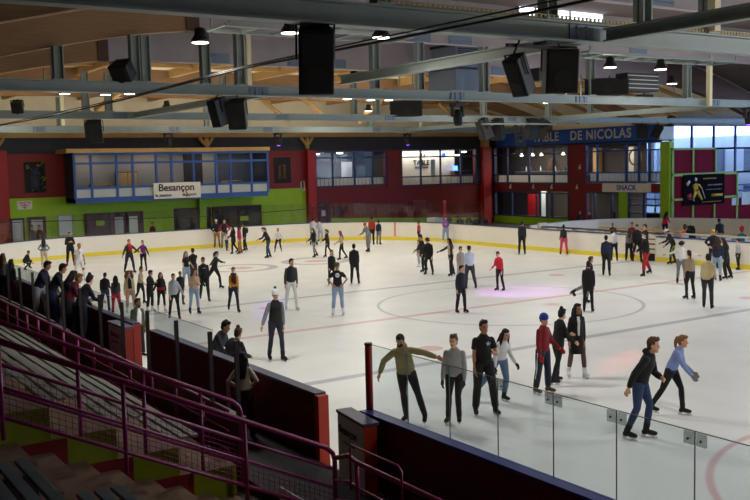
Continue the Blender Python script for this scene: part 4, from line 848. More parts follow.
# ------------------------------------------------------------------ lane, parapet with posts
bx2('trim_11', m_rub, -30, 30, -15.5, -14.2, -0.02, 0.15)
bx2('trim_12', m_rub, -30, 0.5, -15.3, -14.75, 0.15, 0.18)
bx('lane_platform', m_rub, -30, 0.8, -15.3, -14.2, 0.15, 0.35)['kind'] = 'structure'
o = thing('spectator_bench', (-6, -15.05, 0.35)); bx('seat', mat('navy_plastic', (32, 40, 92), 0.5), -10, 6, -0.2, 0.15, 0.4, 0.45, o); bx('backrest', mat('navy_plastic', (32, 40, 92), 0.5), -10, 6, -0.28, -0.22, 0.45, 0.72, o); bx('support', m_dark, -10, 6, -0.1, 0.05, 0, 0.4, o); tag(o, 'long navy bench in the lane beside the near boards', 'bench')
t = thing('parapet', (0, -15.5, 0)); bx('parapet_wall', m_maroon, -30, 11.6, -0.06, 0.0, -0.02, 1.06, t); bx('parapet_rail', m_dpost, -30, 11.6, -0.09, 0.03, 1.06, 1.11, t); tag(t, 'dark low parapet between the stands and the rink lane', 'parapet')
PST = []
for x in [-21.4 + 1.447 * i for i in range(23)] + [11.42]:
    if x > 11.5: continue
    bm = bmesh.new(); box(bm, x - 0.028, x + 0.028, -15.55, -15.49, 0.3, 2.26); o = obj('screen_post', bm, m_dpost)
    o.data.transform(Matrix.Translation((-x, 15.52, -0.3))); o.location = (x, -15.52, 0.3)
    PST.append(o)
for k, o in enumerate(reversed(PST)): tag(o, ORD[k] + ' dark upright of the parapet, counted from the right end', 'post', 'dark posts along the parapet')

# ------------------------------------------------------------------ stands
NT = 7
def tier_z(k): return 0.62 + 0.42 * k
def tier_y(k): return -15.95 - 0.85 * k
def block(name, x0, x1, lab, mside, drop=0.0):
    bm = bmesh.new()
    for k in range(NT): box(bm, x0, x1, tier_y(k) - 0.85 if k < NT - 1 else -28, tier_y(k), -0.02, tier_z(k) - drop)
    o = obj(name, bm, [m_tan, mside]); 
    for p in o.data.polygons:
        if abs(p.normal.x) > 0.9 or abs(p.normal.y) > 0.9: p.material_index = 1
    o['kind'] = 'structure'; return o
block('floor_tiers', -30, 12.2, '', m_greend)
block('floor_tiers', 14.4, 34, '', m_burg, 0.42)
# stair between
bm = bmesh.new()
for j in range(1, 15): box(bm, 12.2, 14.4, -15.95 - 0.425 * j if j < 14 else -28, -15.95 - 0.425 * (j - 1), -0.02, max(0.17, -0.1 + 0.2 * j))
bx2('trim_13', m_redb, 12.2, 12.21, -15.96, -15.95, 0, 0.2)
struct(obj('floor_stair', bm, m_tan))
# red painted panels on the side wall beside the stair
for k in range(6):
    y1 = tier_y(k) - 0.7; z1 = tier_z(k) - 0.1 + 0.0
    bm = bmesh.new(); box(bm, 12.2, 12.215, y1 - 0.7, y1 + 0.05, 0.1, 0.64 + 0.4 * k); o = struct(obj('trim_%d' % (14 + k), bm, m_burg if False else mat('crimson_panel', (130, 12, 26), 0.6)))
# benches: three planks on supports
def bench_row(x0, x1, k, m, lab, grp, ends=True):
    y = tier_y(k) - (0.55 if x0 < 0 else 0.4); z = tier_z(k) - (0 if x0 < 0 else 0.42); t = thing('tiered_bench', ((x0 + x1) / 2, y, z)); h = (x1 - x0) / 2
    for i in range(3): bx('plank', m, -h, h, -0.22 + i * 0.16, -0.115 + i * 0.16, 0.36, 0.4, t, 0.006)
    x = -h + 0.4
    while x < h: bx('bracket', m_dpost, x - 0.04, x + 0.04, -0.18, 0.2, 0, 0.36, t); x += 2.4
    tag(t, lab, 'bench', grp)
NM = ['lowest', 'second', 'third', 'fourth', 'fifth', 'sixth']
for k in range(6): bench_row(-26, 11.7, k, m_plank, NM[k] + ' row of weathered planks left of the stair', 'plank benches left of the stair')
for k in range(1, 6): bench_row(15.6, 30, k, m_plankb, NM[k] + ' row of blue-grey planks right of the stair', 'plank benches right of the stair')

# purple railings
def rail_yz(name, X, pts_top, post_ys, zf, lab, mesh=True, drops=(0.27, 0.52, 0.86), endcap=True):
    """stair rail in the plane x=X; pts_top (y,z) from high to low"""
    t = thing(name, (X, pts_top[-1][0], pts_top[-1][1])); ox = Matrix.Translation(-t.location)
    def zt(y):
        (a, b), (c, d) = pts_top[0], pts_top[-1]; return b + (d - b) * (y - a) / (c - a)
    (ya, za), (yb, zb) = pts_top[0], pts_top[-1]
    bm = bmesh.new(); tube(bm, [(X, ya, za), (X, yb - 0.12, zt(yb - 0.12)), (X, yb - 0.03, zb - 0.03), (X, yb, zb - 0.12), (X, yb, zf(yb))], 0.034, 10); wchild('top_rail', bm, m_purple, t)
    for d in drops:
        bm = bmesh.new(); tube(bm, [(X, ya, za - d), (X, yb, zt(yb) - d)], 0.018 if d < 0.8 else 0.024, 8); wchild('mid_rail', bm, m_purple, t)
    for y in post_ys:
        bm = bmesh.new(); tube(bm, [(X, y, zf(y)), (X, y, zt(y))], 0.028, 8); wchild('post', bm, m_purple, t)
    if mesh:
        bm = bmesh.new(); y = ya
        while y < yb - 0.05:
            tube(bm, [(X, y, zt(y) - drops[-2]), (X, y, zt(y) - drops[-1])], 0.004, 4); y += 0.075
        for i in range(5):
            d = drops[-2] + (drops[-1] - drops[-2]) * (i + 0.5) / 5; tube(bm, [(X, ya, za - d), (X, yb, zt(yb) - d)], 0.004, 4)
        wchild('wire_mesh', bm, m_purple, t)
    tag(t, lab, 'railing'); return t
fl1 = lambda y: max(0.3, 1.5 + 0.485 * (-15.9 - y) - 1.1)
rail_yz('stair_railing', 12.32, [(-20.9, 3.95), (-15.9, 1.52)], [-20.1, -19.2, -18.15, -17.3, -16.5], lambda y: max(0.14, (1.52 + 0.486 * (-15.9 - y)) - 1.2), 'purple stair railing on the far side of the stair')
rail_yz('stair_railing', 13.55, [(-20.9, 3.80), (-15.1, 1.0)], [-19.33, -17.97, -16.42], lambda y: max(0.14, (1.0 + 0.483 * (-15.1 - y)) - 1.12), 'purple stair railing on the near side of the stair, closest to the camera')
# railing along the front of the stands left of the stair
t = thing('front_railing', (4, -15.78, 0.0)); bm = bmesh.new(); tube(bm, [(-20, 0, 1.25), (7.6, 0, 1.25)], 0.03, 8); obj('top_rail', bm, m_purple, t)
for z in (0.95, 0.65): bm = bmesh.new(); tube(bm, [(-20, 0, z), (7.6, 0, z)], 0.016, 8); obj('mid_rail', bm, m_purple, t)
x = -19.8
while x < 7.7: bm = bmesh.new(); tube(bm, [(x, 0, 0), (x, 0, 1.25)], 0.035, 8); obj('post', bm, m_purple, t); x += 1.15
tag(t, 'purple railing running along the foot of the left stands', 'railing')
# second slope rail on the left block (the thick pair crossing the picture)
t = thing('lane_railing', (13.7, -15.2, 0.15)); bm = bmesh.new()
tube(bm, [(0.0, 0.0, 0.8), (0.3, 0.05, 0.9), (0.5, 0.05, 0.86), (7, 0.05, 0.86)], 0.034, 10); obj('top_rail', bm, m_purple, t)
for z in (0.55, 0.28): bm = bmesh.new(); tube(bm, [(0.0, 0, z - 0.06), (0.3, 0.05, z), (0.5, 0.05, z - 0.03), (7, 0.05, z - 0.03)], 0.02, 8); obj('mid_rail', bm, m_purple, t)
for x in (0.5, 2.2, 3.9, 5.6): bm = bmesh.new(); tube(bm, [(x, 0.05, 0), (x, 0.05, 0.86)], 0.03, 8); obj('post', bm, m_purple, t)
bm = bmesh.new(); tube(bm, [(0.45, -0.02, 0.5), (0.45, -0.02, 1.05), (0.5, -0.02, 1.1), (1.55, -0.02, 1.1), (1.62, -0.02, 1.05), (1.62, -0.02, 0.4)], 0.016, 8); obj('hoop', bm, m_purple, t)
tag(t, 'purple lane railing with a thin hoop at the bottom of the picture', 'railing')
o = bx('wire_grille_panel', m_greyw, 12.9, 14.1, -15.62, -15.6, 0.16, 0.42); tag(o, 'pale tiled grille panel at the foot of the stair', 'grille')


def room_light(x, y, z, sx, sy, e, col=(1.0, 0.93, 0.84)):
    L = bpy.data.lights.new('room_light', 'AREA'); L.shape = 'RECTANGLE'; L.size = sx; L.size_y = sy; L.energy = e; L.color = col
    o = bpy.data.objects.new('room_light', L); C.objects.link(o); o.location = (x, y, z)
room_light(-33.0, 0.7, 5.85, 0.6, 11, 16)
room_light(-35.9, 15.0, 5.85, 1.5, 5, 60)
room_light(-34.7, 22.3, 5.9, 0.5, 6, 75)
room_light(-30.0, 30.6, 5.95, 7, 2, 170)
room_light(-23.2, 31.0, 5.95, 1.5, 2, 30)
room_light(-29.5, 30.6, 2.8, 7, 2, 110)
room_light(-21.5, 30.6, 2.8, 3, 2, 60)
# ------------------------------------------------------------------ people
COL = dict(black=(20, 20, 22), dkgrey=(52, 52, 56), charcoal=(42, 43, 50), greyblue=(118, 132, 146), cream=(214, 196, 168), navy=(26, 32, 60), navyblk=(20, 24, 38), white=(226, 226, 228), offwhite=(214, 212, 206),
           red=(178, 22, 36), redmid=(150, 26, 34), redsweat=(130, 22, 34), rosered=(190, 30, 60), purple=(112, 30, 130), creamy=(212, 196, 156), beige=(190, 166, 140), beigedk=(160, 138, 112), beigepink=(196, 164, 140), pinkbeige=(202, 168, 150),
           ltgrey=(168, 172, 182), palegrey=(186, 186, 190), grey=(120, 122, 126), greymel=(150, 148, 148), greybeige=(160, 152, 144), denimlt=(140, 162, 190), denim=(92, 116, 150), denimblue=(42, 60, 98), denimdk=(42, 58, 92), navydenim=(34, 40, 60),
           tan=(150, 108, 52), khakigrey=(130, 124, 108), khaki=(136, 126, 88), mustard=(196, 140, 40), burgundy=(84, 18, 30), magenta=(176, 24, 84), rust=(158, 52, 26), rose=(176, 60, 80), violet=(140, 88, 176), pink=(208, 66, 104), paleblue=(186, 198, 220), blue=(130, 150, 202),
           blackgreen=(20, 28, 26), redtrack=(166, 24, 38), creamtan=(196, 178, 136), camo=(74, 72, 50), yellow=(222, 180, 50), orange=(214, 110, 34), teal=(20, 110, 100), lime=(150, 220, 40), olive=(66, 70, 44), maroon=(96, 20, 36), creamwhite=(208, 198, 178), brownlegs=(96, 72, 62), brownskate=(90, 74, 60),
           dkbrown=(42, 28, 22), brown=(84, 56, 36), auburn=(124, 66, 38), ginger=(134, 90, 54), greyhair=(140, 132, 120), royal=(36, 56, 150))
COL['blue_hat'] = (34, 54, 150)
def cloth(c): return mat('cloth_' + c, COL[c], 0.85, noise=0.08, nscale=9)
SK = [mat('skin_light', (214, 160, 130), 0.55), mat('skin_tan', (178, 124, 94), 0.55), mat('skin_brown', (120, 80, 58), 0.55)]
m_eye = mat('eye_dark', (30, 22, 20), 0.4); m_lip = mat('lip', (150, 80, 76), 0.5); m_blade = mat('skate_blade', (222, 226, 230), 0.35, metal=0.3); m_sole = mat('skate_sole', (200, 200, 200), 0.5); m_mask = mat('face_mask_blue', (176, 200, 214), 0.7)

ARM = dict(   # relaxed and working arm directions
     # (upper arm, forearm) as (forward, outward, up)
    down=((0.02, 0.10, -1), (0.22, -0.02, -1)), low=((0.0, 0.2, -1), (0.25, 0.08, -1)), out=((0.1, 0.85, -0.5), (0.2, 0.95, -0.25)), outlow=((0.1, 0.42, -0.9), (0.25, 0.4, -0.85)),
    hips=((-0.2, 0.6, -0.8), (0.45, -0.62, -0.65)), fwd=((0.55, 0.1, -0.8), (0.95, 0.0, -0.15)), fwdlow=((0.35, 0.1, -0.9), (0.8, 0.05, -0.5)), chest=((0.25, 0.25, -1), (0.7, -0.55, 0.35)), fold=((0.3, 0.2, -0.9), (0.65, -0.75, -0.05)),
    reach=((0.75, 0.3, -0.55), (0.85, 0.3, -0.35)), hold=((0.1, 0.7, -0.75), (0.15, 0.8, -0.6)), back=((-0.45, 0.25, -0.9), (-0.2, 0.2, -1)), up=((0.6, 0.3, 0.2), (0.2, -0.2, 1)),
    wob_r=((0.1, 0.75, -0.65), (0.25, 0.3, -0.95)), wob_l=((0.15, 0.98, -0.1), (0.2, 0.95, -0.25)), fwd45=((0.6, 0.15, -0.75), (0.8, 0.1, -0.6)))
# pose: lean, side, legs (fwd deg, side deg, knee deg, extra foot pitch), arms, head pitch, head yaw
PO = dict(
    stand=dict(l=(4, 3, 4), r=(-3, 3, 4), al='down', ar='down'),
    down=dict(l=(8, 3, 8), r=(-4, 3, 6), al='down', ar='low', lean=3),
    walk=dict(l=(18, 2, 14), r=(-12, 3, 16), al='down', ar='fwdlow', lean=5),
    walk_arm=dict(l=(12, 5, 10), r=(-8, 6, 10), al='outlow', ar='down', lean=4),
    glide=dict(l=(12, 6, 14), r=(-4, 5, 14), al='low', ar='low', lean=6),
    stride=dict(l=(26, 4, 20), r=(-20, 8, 12), al='down', ar='fwdlow', lean=8),
    stride_out=dict(l=(24, 8, 22), r=(-30, 14, 8), al='out', ar='out', lean=14),
    lean=dict(l=(6, 4, 10), r=(-2, 4, 10), al='down', ar='fwdlow', lean=9, hp=15),
    lean_side=dict(l=(4, 3, 6), r=(-4, 8, 4), al='hips', ar='hips', lean=4),
    lean_fwd=dict(l=(16, 4, 14), r=(2, 5, 14), al='fwdlow', ar='fwd', lean=26, hp=10),
    squat_glide=dict(l=(46, 10, 62), r=(26, 14, 50), al='outlow', ar='outlow', lean=14),
    crouch=dict(l=(95, 8, 120), r=(70, 12, 118), al='fwdlow', ar='outlow', lean=34),
    chest=dict(l=(4, 4, 4), r=(-3, 4, 4), al='chest', ar='chest', hp=10),
    fold=dict(l=(4, 4, 4), r=(-3, 4, 4), al='fold', ar='reach'),
    hips=dict(l=(3, 4, 2), r=(-2, 3, 3), al='hips', ar='hips'),
    handhold_l=dict(l=(8, 9, 10), r=(-4, 10, 10), al='hold', ar='outlow', lean=4),
    handhold_r=dict(l=(6, 5, 8), r=(-4, 6, 8), al='outlow', ar='hold', lean=4),
    outlow_r=dict(l=(6, 3, 4), r=(-6, 3, 8), al='low', ar='outlow'),
    outlow_l=dict(l=(6, 3, 4), r=(-6, 3, 8), al='outlow', ar='down'),
    fwd=dict(l=(8, 3, 10), r=(-8, 3, 10), al='fwd', ar='fwdlow', lean=7, hp=8),
    reach=dict(l=(6, 2, 6), r=(-8, 2, 8), al='down', ar='reach', lean=6),
    armsout=dict(l=(12, 5, 16), r=(-10, 8, 14), al='out', ar='out', lean=10),
    kickback=dict(l=(8, 2, 14), r=(-42, 4, 28), al='down', ar='down', lean=12, pitch_r=-25),
    sit=dict(l=(85, 6, 85), r=(82, 6, 85), al='fwdlow', ar='fwdlow', lean=10),
    arms_wobble=dict(l=(6, 20, 4), r=(-2, -4, 6), al='wob_l', ar='wob_r', lean=10, side=7, hp=20),
    walk_armr=dict(l=(10, 3, 10), r=(-6, 3, 10), al='down', ar='outlow', lean=4),
    stride_n=dict(l=(36, 0, 50), r=(-2, 5, 8), al='down', ar='low', lean=8, hy=-10),
    stand_n=dict(l=(10, 7, 6), r=(4, 5, 8), al='chest', ar='down', lean=2, hy=12),
    pull=dict(l=(14, 2, 30), r=(-16, 26, 14), al='fwdlow', ar='low', lean=22, hp=6),
    look_r=dict(l=(6, 3, 6), r=(-4, 3, 5), al='fwdlow', ar='down', lean=3, hy=-12),
    lean_arm=dict(l=(18, 3, 26), r=(-2, 3, 20), al='fold', ar='back', lean=22, hp=-2),
    reach_n=dict(l=(24, 3, 20), r=(-20, 5, 12), al='fwdlow', ar='fwd45', lean=24, hp=-2))

CONV = []      # raw bodies and garments, remeshed in one pass at the end
def remesh(o, v, it=2):
    r = o.modifiers.new('r', 'REMESH'); r.mode = 'VOXEL'; r.voxel_size = v; r.use_smooth_shade = True
    s = o.modifiers.new('s', 'SMOOTH'); s.factor = 0.5; s.iterations = it
    CONV.append(o); return o
def rotv(v, ax, deg): return Matrix.Rotation(math.radians(deg), 3, ax) @ v
def unit_pose(P, fem, child):
    """joint positions for a figure 1.75 m tall, facing +x, left = +y, pelvis at origin"""
    J = {}
    lean, side = P.get('lean', 0), P.get('side', 0)
    T = Matrix.Rotation(math.radians(lean), 3, 'Y'); T = Matrix.Rotation(math.radians(side), 3, 'X') @ T
    sw = 0.145 if fem else 0.168
    if child: sw = 0.145
    J['T'] = T; J['pel'] = Vector((0, 0, 0)); J['waist'] = T @ Vector((0, 0, 0.17)); J['chest'] = T @ Vector((0.0, 0, 0.36)); J['neck'] = T @ Vector((-0.01, 0, 0.478))
    hy = Matrix.Rotation(math.radians(P.get('hy', 0)), 3, 'Z'); hp = Matrix.Rotation(math.radians(lean * 0.35 + P.get('hp', 0)), 3, 'Y')
    H = hy @ hp; J['H'] = H; k = 1.14 if child else 1.0; J['hk'] = k
    J['head'] = J['neck'] + H @ Vector((0.032, 0, 0.138 * k))
    for s, n in ((1, 'l'), (-1, 'r')):
        sh = T @ Vector((-0.01, s * sw * 0.9, 0.385)); J['sh' + n] = sh
        u, f = ARM[P['a' + n]]
        uv = Vector((u[0], s * u[1], u[2])).normalized(); fv = Vector((f[0], s * f[1], f[2])).normalized()
        TT = Matrix.Rotation(math.radians(lean * 0.4), 3, 'Y'); uv = TT @ uv; fv = TT @ fv
        J['el' + n] = sh + uv * 0.28; J['wr' + n] = J['el' + n] + fv * 0.25; J['hd' + n] = fv
        a, b, kn = P[n]; d = Vector((0, 0, -1)); d = rotv(d, 'Y', -a); d = rotv(d, 'X', s * b)
        hip = Vector((0, s * 0.09, -0.03)); J['hp' + n] = hip; J['kn' + n] = hip + d * 0.42
        d2 = Vector((0, 0, -1)); d2 = rotv(d2, 'Y', -(a - kn)); d2 = rotv(d2, 'X', s * b * 0.9)
        J['an' + n] = J['kn' + n] + d2 * 0.41; J['sd' + n] = d2
        J['fp' + n] = P.get('pitch_' + n, 0)
    return J
def person(x, y, ztop, base, yaw, pose, sex, hair, top, bot, sk, ex, lab):
    P = dict(PO[pose]); jr = random.Random(len(lab) * 31 + sum(ord(c) * (i + 1) for i, c in enumerate(lab)))
    if pose in ('stand', 'down', 'walk', 'lean', 'hips', 'fwd', 'lean_fwd', 'glide', 'chest'):
        dl = jr.uniform(-5, 6); P['l'] = (P['l'][0] + dl, P['l'][1] + jr.uniform(-1, 3), P['l'][2] + abs(dl)); P['r'] = (P['r'][0] - dl * 0.8, P['r'][1] + jr.uniform(-1, 3), P['r'][2] + jr.uniform(0, 6))
        P['hy'] = P.get('hy', 0) + jr.uniform(-25, 25); P['lean'] = P.get('lean', 0) + jr.uniform(0, 4); P['side'] = P.get('side', 0) + jr.uniform(-3, 3)
    fem = sex == 'f'; child = sex == 'c'; J = unit_pose(P, fem, child)
    sole = 0.15 if sk != 'shoe' else 0.085
    lo = min(J['anl'].z, J['anr'].z) - sole
    hk = J['hk']; tp = (J['head'] + J['H'] @ Vector((0, 0, 0.135 * hk))).z - lo
    s = (ztop - base) / tp
    s = max(0.6, min(1.16, s))
    dist = math.hypot(x - CAM.x, y - CAM.y); near = dist < 22.5
    vox = min(0.026, max(0.0115, dist * 0.0007)); 
    t = thing('person', (x, y, base), math.radians(yaw)); tag(t, lab, 'person')
    def X(v): v = Vector(v); return Vector((v.x * s, v.y * s, (v.z - lo) * s))
    def R(r): return r * s
    rng = random.Random(hash(lab) % 1000 if False else sum(ord(c) for c in lab))
    skin = SK[ex['skin'] if 'skin' in ex else 0 if rng.random() < 0.65 else (1 if rng.random() < 0.85 else 2)]
    T, H = J['T'], J['H']; w = bot[1]
    hd = J['head']
    def tb(bm, pts, rr, n=10): tube(bm, [X(p) for p in pts], [R(r) for r in rr], n)
    def bl(bm, c, r, Mx=None, seg=14, rg=10): ball(bm, X(c), tuple(R(q) for q in (r if not isinstance(r, (int, float)) else (r, r, r))), Mx, seg=seg, rg=rg)
    def torso(bm, prof_, bottom_ext=None):
        rings = []
        for (h, fx, sy, c) in prof_:
            cc = T @ Vector((c, 0, h)) if h > 0 else Vector((c, 0, h)); ring = []
            for k in range(16):
                a = 2 * PI * k / 16; e = Vector((math.cos(a) * fx, math.sin(a) * sy, 0)); e = (T @ e) if h > 0 else e; ring.append(X(cc + e))
            rings.append(ring)
        ring_loft(bm, rings, 0, True)
    # ---- body: head, neck, torso, arms, hands, legs in one surface
    bm = bmesh.new(); k = hk
    def hp(a, b, c): return hd + H @ Vector((a * k, b * k, c * k))
    bl(bm, hp(-0.008, 0, 0.025), (0.092 * k, 0.074 * k, 0.105 * k), H); bl(bm, hp(0.02, 0, -0.05), (0.068 * k, 0.056 * k, 0.078 * k), H); bl(bm, hp(0.068, 0, -0.098), (0.022, 0.024, 0.02), H)
    tb(bm, [hp(0.078, 0, 0.012), hp(0.106, 0, -0.022), hp(0.088, 0, -0.034)], [0.009, 0.015, 0.012], 7)
    for q in (-1, 1):
        bl(bm, hp(0.0, q * 0.076, -0.01), (0.018, 0.010, 0.03), H, 8, 6)
    tb(bm, [J['neck'] + T @ Vector((0, 0, -0.06)), J['neck'] + T @ Vector((0.004, 0, 0.03)), hp(-0.01, 0, -0.05)], [0.058, 0.05, 0.05])
    sw = abs((J['shl'] - J['shr']).length) / 2
    torso(bm, [(-0.08, 0.08, 0.13, 0), (0.0, 0.085, 0.14, 0), (0.16, 0.075, 0.115, 0), (0.32, 0.088, 0.13, 0.0), (0.41, 0.07, sw * 0.78, -0.005), (0.47, 0.05, 0.06, -0.01)])
    for q, n in ((1, 'l'), (-1, 'r')):
        tb(bm, [J['sh' + n], (J['sh' + n] + J['el' + n]) / 2, J['el' + n], J['el' + n] + (J['wr' + n] - J['el' + n]) * 0.35, J['wr' + n]], [0.040, 0.040, 0.034, 0.036, 0.026]); bl(bm, J['sh' + n], 0.042); bl(bm, J['el' + n], 0.036)
        # hand: palm, four fingers and a thumb
        f = J['hd' + n].normalized(); wr = J['wr' + n]; up = Vector((0, 0, 1)) if abs(f.z) < 0.8 else Vector((1, 0, 0)); lat = (up - f * up.dot(f)).normalized(); nrm = f.cross(lat)   # lat: thumb side
        if nrm.y * q > 0: nrm = -nrm     # palm toward the body
        fs = 0.0105 if near else 0.013
        tb(bm, [wr, wr + f * 0.03, wr + f * 0.085], [0.024, 0.032, 0.034], 8)
        for i, (o_, ln) in enumerate(((0.027, 0.074), (0.009, 0.084), (-0.009, 0.078), (-0.027, 0.06))):
            r0 = wr + f * 0.07 + lat * o_; p1 = r0 + f * ln * 0.5 + nrm * 0.006 + lat * o_ * 0.15; p2 = p1 + (f * 0.8 + nrm * 0.6).normalized() * ln * 0.35; p3 = p2 + (f * 0.5 + nrm * 0.85).normalized() * ln * 0.3
            tb(bm, [r0, p1, p2, p3], [fs, fs, fs * 0.95, fs * 0.8], 6)
        th = wr + f * 0.025 + lat * 0.024; tb(bm, [th, th + (f * 0.6 + lat * 0.8).normalized() * 0.035 + nrm * 0.008, th + (f * 0.85 + lat * 0.5).normalized() * 0.068 + nrm * 0.02], [fs * 1.25, fs * 1.1, fs * 0.9], 6)
        tb(bm, [J['hp' + n], (J['hp' + n] + J['kn' + n]) / 2, J['kn' + n], J['kn' + n] + (J['an' + n] - J['kn' + n]) * 0.3, J['an' + n]], [0.08, 0.068, 0.05, 0.052, 0.035]); bl(bm, J['kn' + n], 0.05)
    o = obj('body', bm, [skin, m_eye, m_lip], t); remesh(o, vox, 1)
    o['eyes'] = [list(X(hp(0.082, q * 0.030, 0.008))) for q in (-1, 1)][0] + list(X(hp(0.082, 0.030, 0.008))); o['lips'] = list(X(hp(0.086, 0, -0.06))); o['er'] = max(R(0.0125), vox * 0.62); o['brow'] = list(X(hp(0.088, -0.03, 0.034))) + list(X(hp(0.088, 0.03, 0.034)))
    # ---- trousers
    bm = bmesh.new(); g = 0.012
    torso(bm, [(-0.10, 0.085, 0.12, 0), (-0.02, 0.115 if not fem else 0.112, 0.168 if not fem else 0.175, -0.008), (0.08, 0.102, 0.15, 0)])
    cuff = 0.10 if sk != 'shoe' else 0.0
    for n in 'lr':
        an = J['kn' + n] + (J['an' + n] - J['kn' + n]) * (1 - (0.18 if sk != 'shoe' and w < 1.12 else 0.03))
        kw = max(0.92, min(w, 1.25))
        tb(bm, [J['hp' + n] + Vector((0, 0, 0.01)), (J['hp' + n] * 0.6 + J['kn' + n] * 0.4), J['kn' + n], J['kn' + n] * 0.65 + J['an' + n] * 0.35, an], [0.103, 0.092 * (1 + (kw - 1) * 0.5), 0.064 * kw, 0.066 * kw, (0.05 if w < 1 else 0.058 * kw)], 12); bl(bm, J['kn' + n], 0.064 * kw)
    o = obj('trousers', bm, cloth(bot[0]), t); remesh(o, vox * 1.1)
    if ex.get('stripe'):
        for q, n in ((1, 'l'), (-1, 'r')):
            bm = bmesh.new(); off = Vector((0, q * 0.062, 0)); pts = [J['hp' + n] + Vector((0, q * 0.094, -0.05)), J['hp' + n] * 0.5 + J['kn' + n] * 0.5 + Vector((0, q * 0.082, 0)), J['kn' + n] + off * 1.05, J['kn' + n] * 0.5 + J['an' + n] * 0.5 + off]
            tb(bm, pts, [0.014] * 4, 6); obj('side_stripe', bm, cloth(ex['stripe']), t)
    if ex.get('kneepad'):
        bm = bmesh.new(); bl(bm, J['knl'] + Vector((0.03, 0, 0)), (0.055, 0.06, 0.075)); obj('knee_pad', bm, cloth('red'), t)
    # ---- top garment
    kind, tc = top[0], top[1]; sc_ = top[2] if len(top) > 2 else tc
    tee = kind == 'tee'; thick = {'tee': 0.012, 'sweater': 0.017, 'hoodie': 0.026, 'jacket': 0.025, 'coat': 0.026, 'vest': 0.024, 'open': 0.025}[kind]; hb = -0.06 if kind not in ('coat',) else (-0.42 if near and 'knee-length' in lab else -0.28)
    if fem and kind in ('tee', 'sweater', 'vest'): hb = -0.02
    lo_ = (0.016 if near else 0.004) if kind in ('hoodie', 'jacket', 'sweater') and not fem else 0.002
    def top_mesh(bm, sleeves=True, body=True):
        if body:
            L = []
            if hb < -0.1: L += [(hb, 0.14, 0.175, 0.01), (-0.1, 0.135, 0.172, 0.0)]
            L += [(max(hb, -0.07), 0.108 + thick, 0.15 + thick, 0.0), (0.08, 0.10 + thick, 0.138 + thick + lo_, 0), (0.2, 0.09 + thick + lo_ * 0.6, (0.108 if fem else 0.128) + thick + lo_, 0), (0.33, 0.098 + thick, 0.136 + thick, 0.004), (0.385, 0.084 + thick, sw * 0.88 + thick, -0.002), (0.42, 0.074 + thick, sw * 0.78 + thick, -0.004), (0.455, 0.064 + thick, sw * 0.48 + thick, -0.008), (0.485, 0.054 + thick * 0.6, 0.058 + thick * 0.6, -0.01), (0.498, 0.05 + thick * 0.4, 0.052 + thick * 0.4, -0.008)]
            torso(bm, L)
        if sleeves:
            for n in 'lr':
                a, b, c = J['sh' + n], J['el' + n], J['wr' + n]; e = thick * 0.75 + lo_ * 0.4
                bl(bm, a, 0.037 + e)
                if tee: tb(bm, [a, a + (b - a) * 0.62], [0.046 + e, 0.052 + e])
                else: tb(bm, [a, (a + b) / 2, b, b + (c - b) * 0.5, b + (c - b) * 0.97], [0.037 + e, 0.040 + e, 0.033 + e, 0.032 + e, 0.027 + e * 0.6]); bl(bm, b, 0.033 + e)
    two = sc_ != tc and kind == 'vest'
    bm = bmesh.new(); top_mesh(bm, sleeves=not two)
    if kind == 'hoodie' or ex.get('hood'):
        tb(bm, [J['neck'] + T @ Vector((-0.03, 0.075, -0.01)), J['neck'] + T @ Vector((-0.085, 0.03, 0.0)), J['neck'] + T @ Vector((-0.085, -0.03, 0.0)), J['neck'] + T @ Vector((-0.03, -0.075, -0.01))], [0.035, 0.05, 0.05, 0.035])
        tb(bm, [J['neck'] + T @ Vector((0.05, 0.05, -0.03)), J['neck'] + T @ Vector((-0.03, 0.075, -0.01))], [0.022, 0.035]); tb(bm, [J['neck'] + T @ Vector((0.05, -0.05, -0.03)), J['neck'] + T @ Vector((-0.03, -0.075, -0.01))], [0.022, 0.035])
    nm = {'tee': 'tee_shirt', 'sweater': 'sweater', 'hoodie': 'hooded_sweatshirt', 'jacket': 'jacket', 'coat': 'coat', 'vest': 'body_warmer', 'open': 'jacket'}[kind]
    o = obj(nm, bm, cloth(tc), t); remesh(o, vox * 1.1)
    if two:
        bm = bmesh.new(); top_mesh(bm, body=False); o = obj('sleeves', bm, cloth(sc_), t); remesh(o, vox * 1.1)
    if kind == 'open' or (kind == 'coat' and ex.get('scarfw')):
        bm = bmesh.new(); torso(bm, [(0.02, 0.03, 0.075 if kind == 'open' else 0.03, 0.085 + thick), (0.2, 0.03, 0.075 if kind == 'open' else 0.035, 0.072 + thick), (0.34, 0.03, 0.07 if kind == 'open' else 0.04, 0.08 + thick), (0.46, 0.03, 0.03, 0.05 + thick)]); obj('shirt_front', bm, cloth(sc_ if kind == 'open' else 'white'), t)
    if kind in ('jacket', 'vest', 'hoodie') and near is False and False: pass
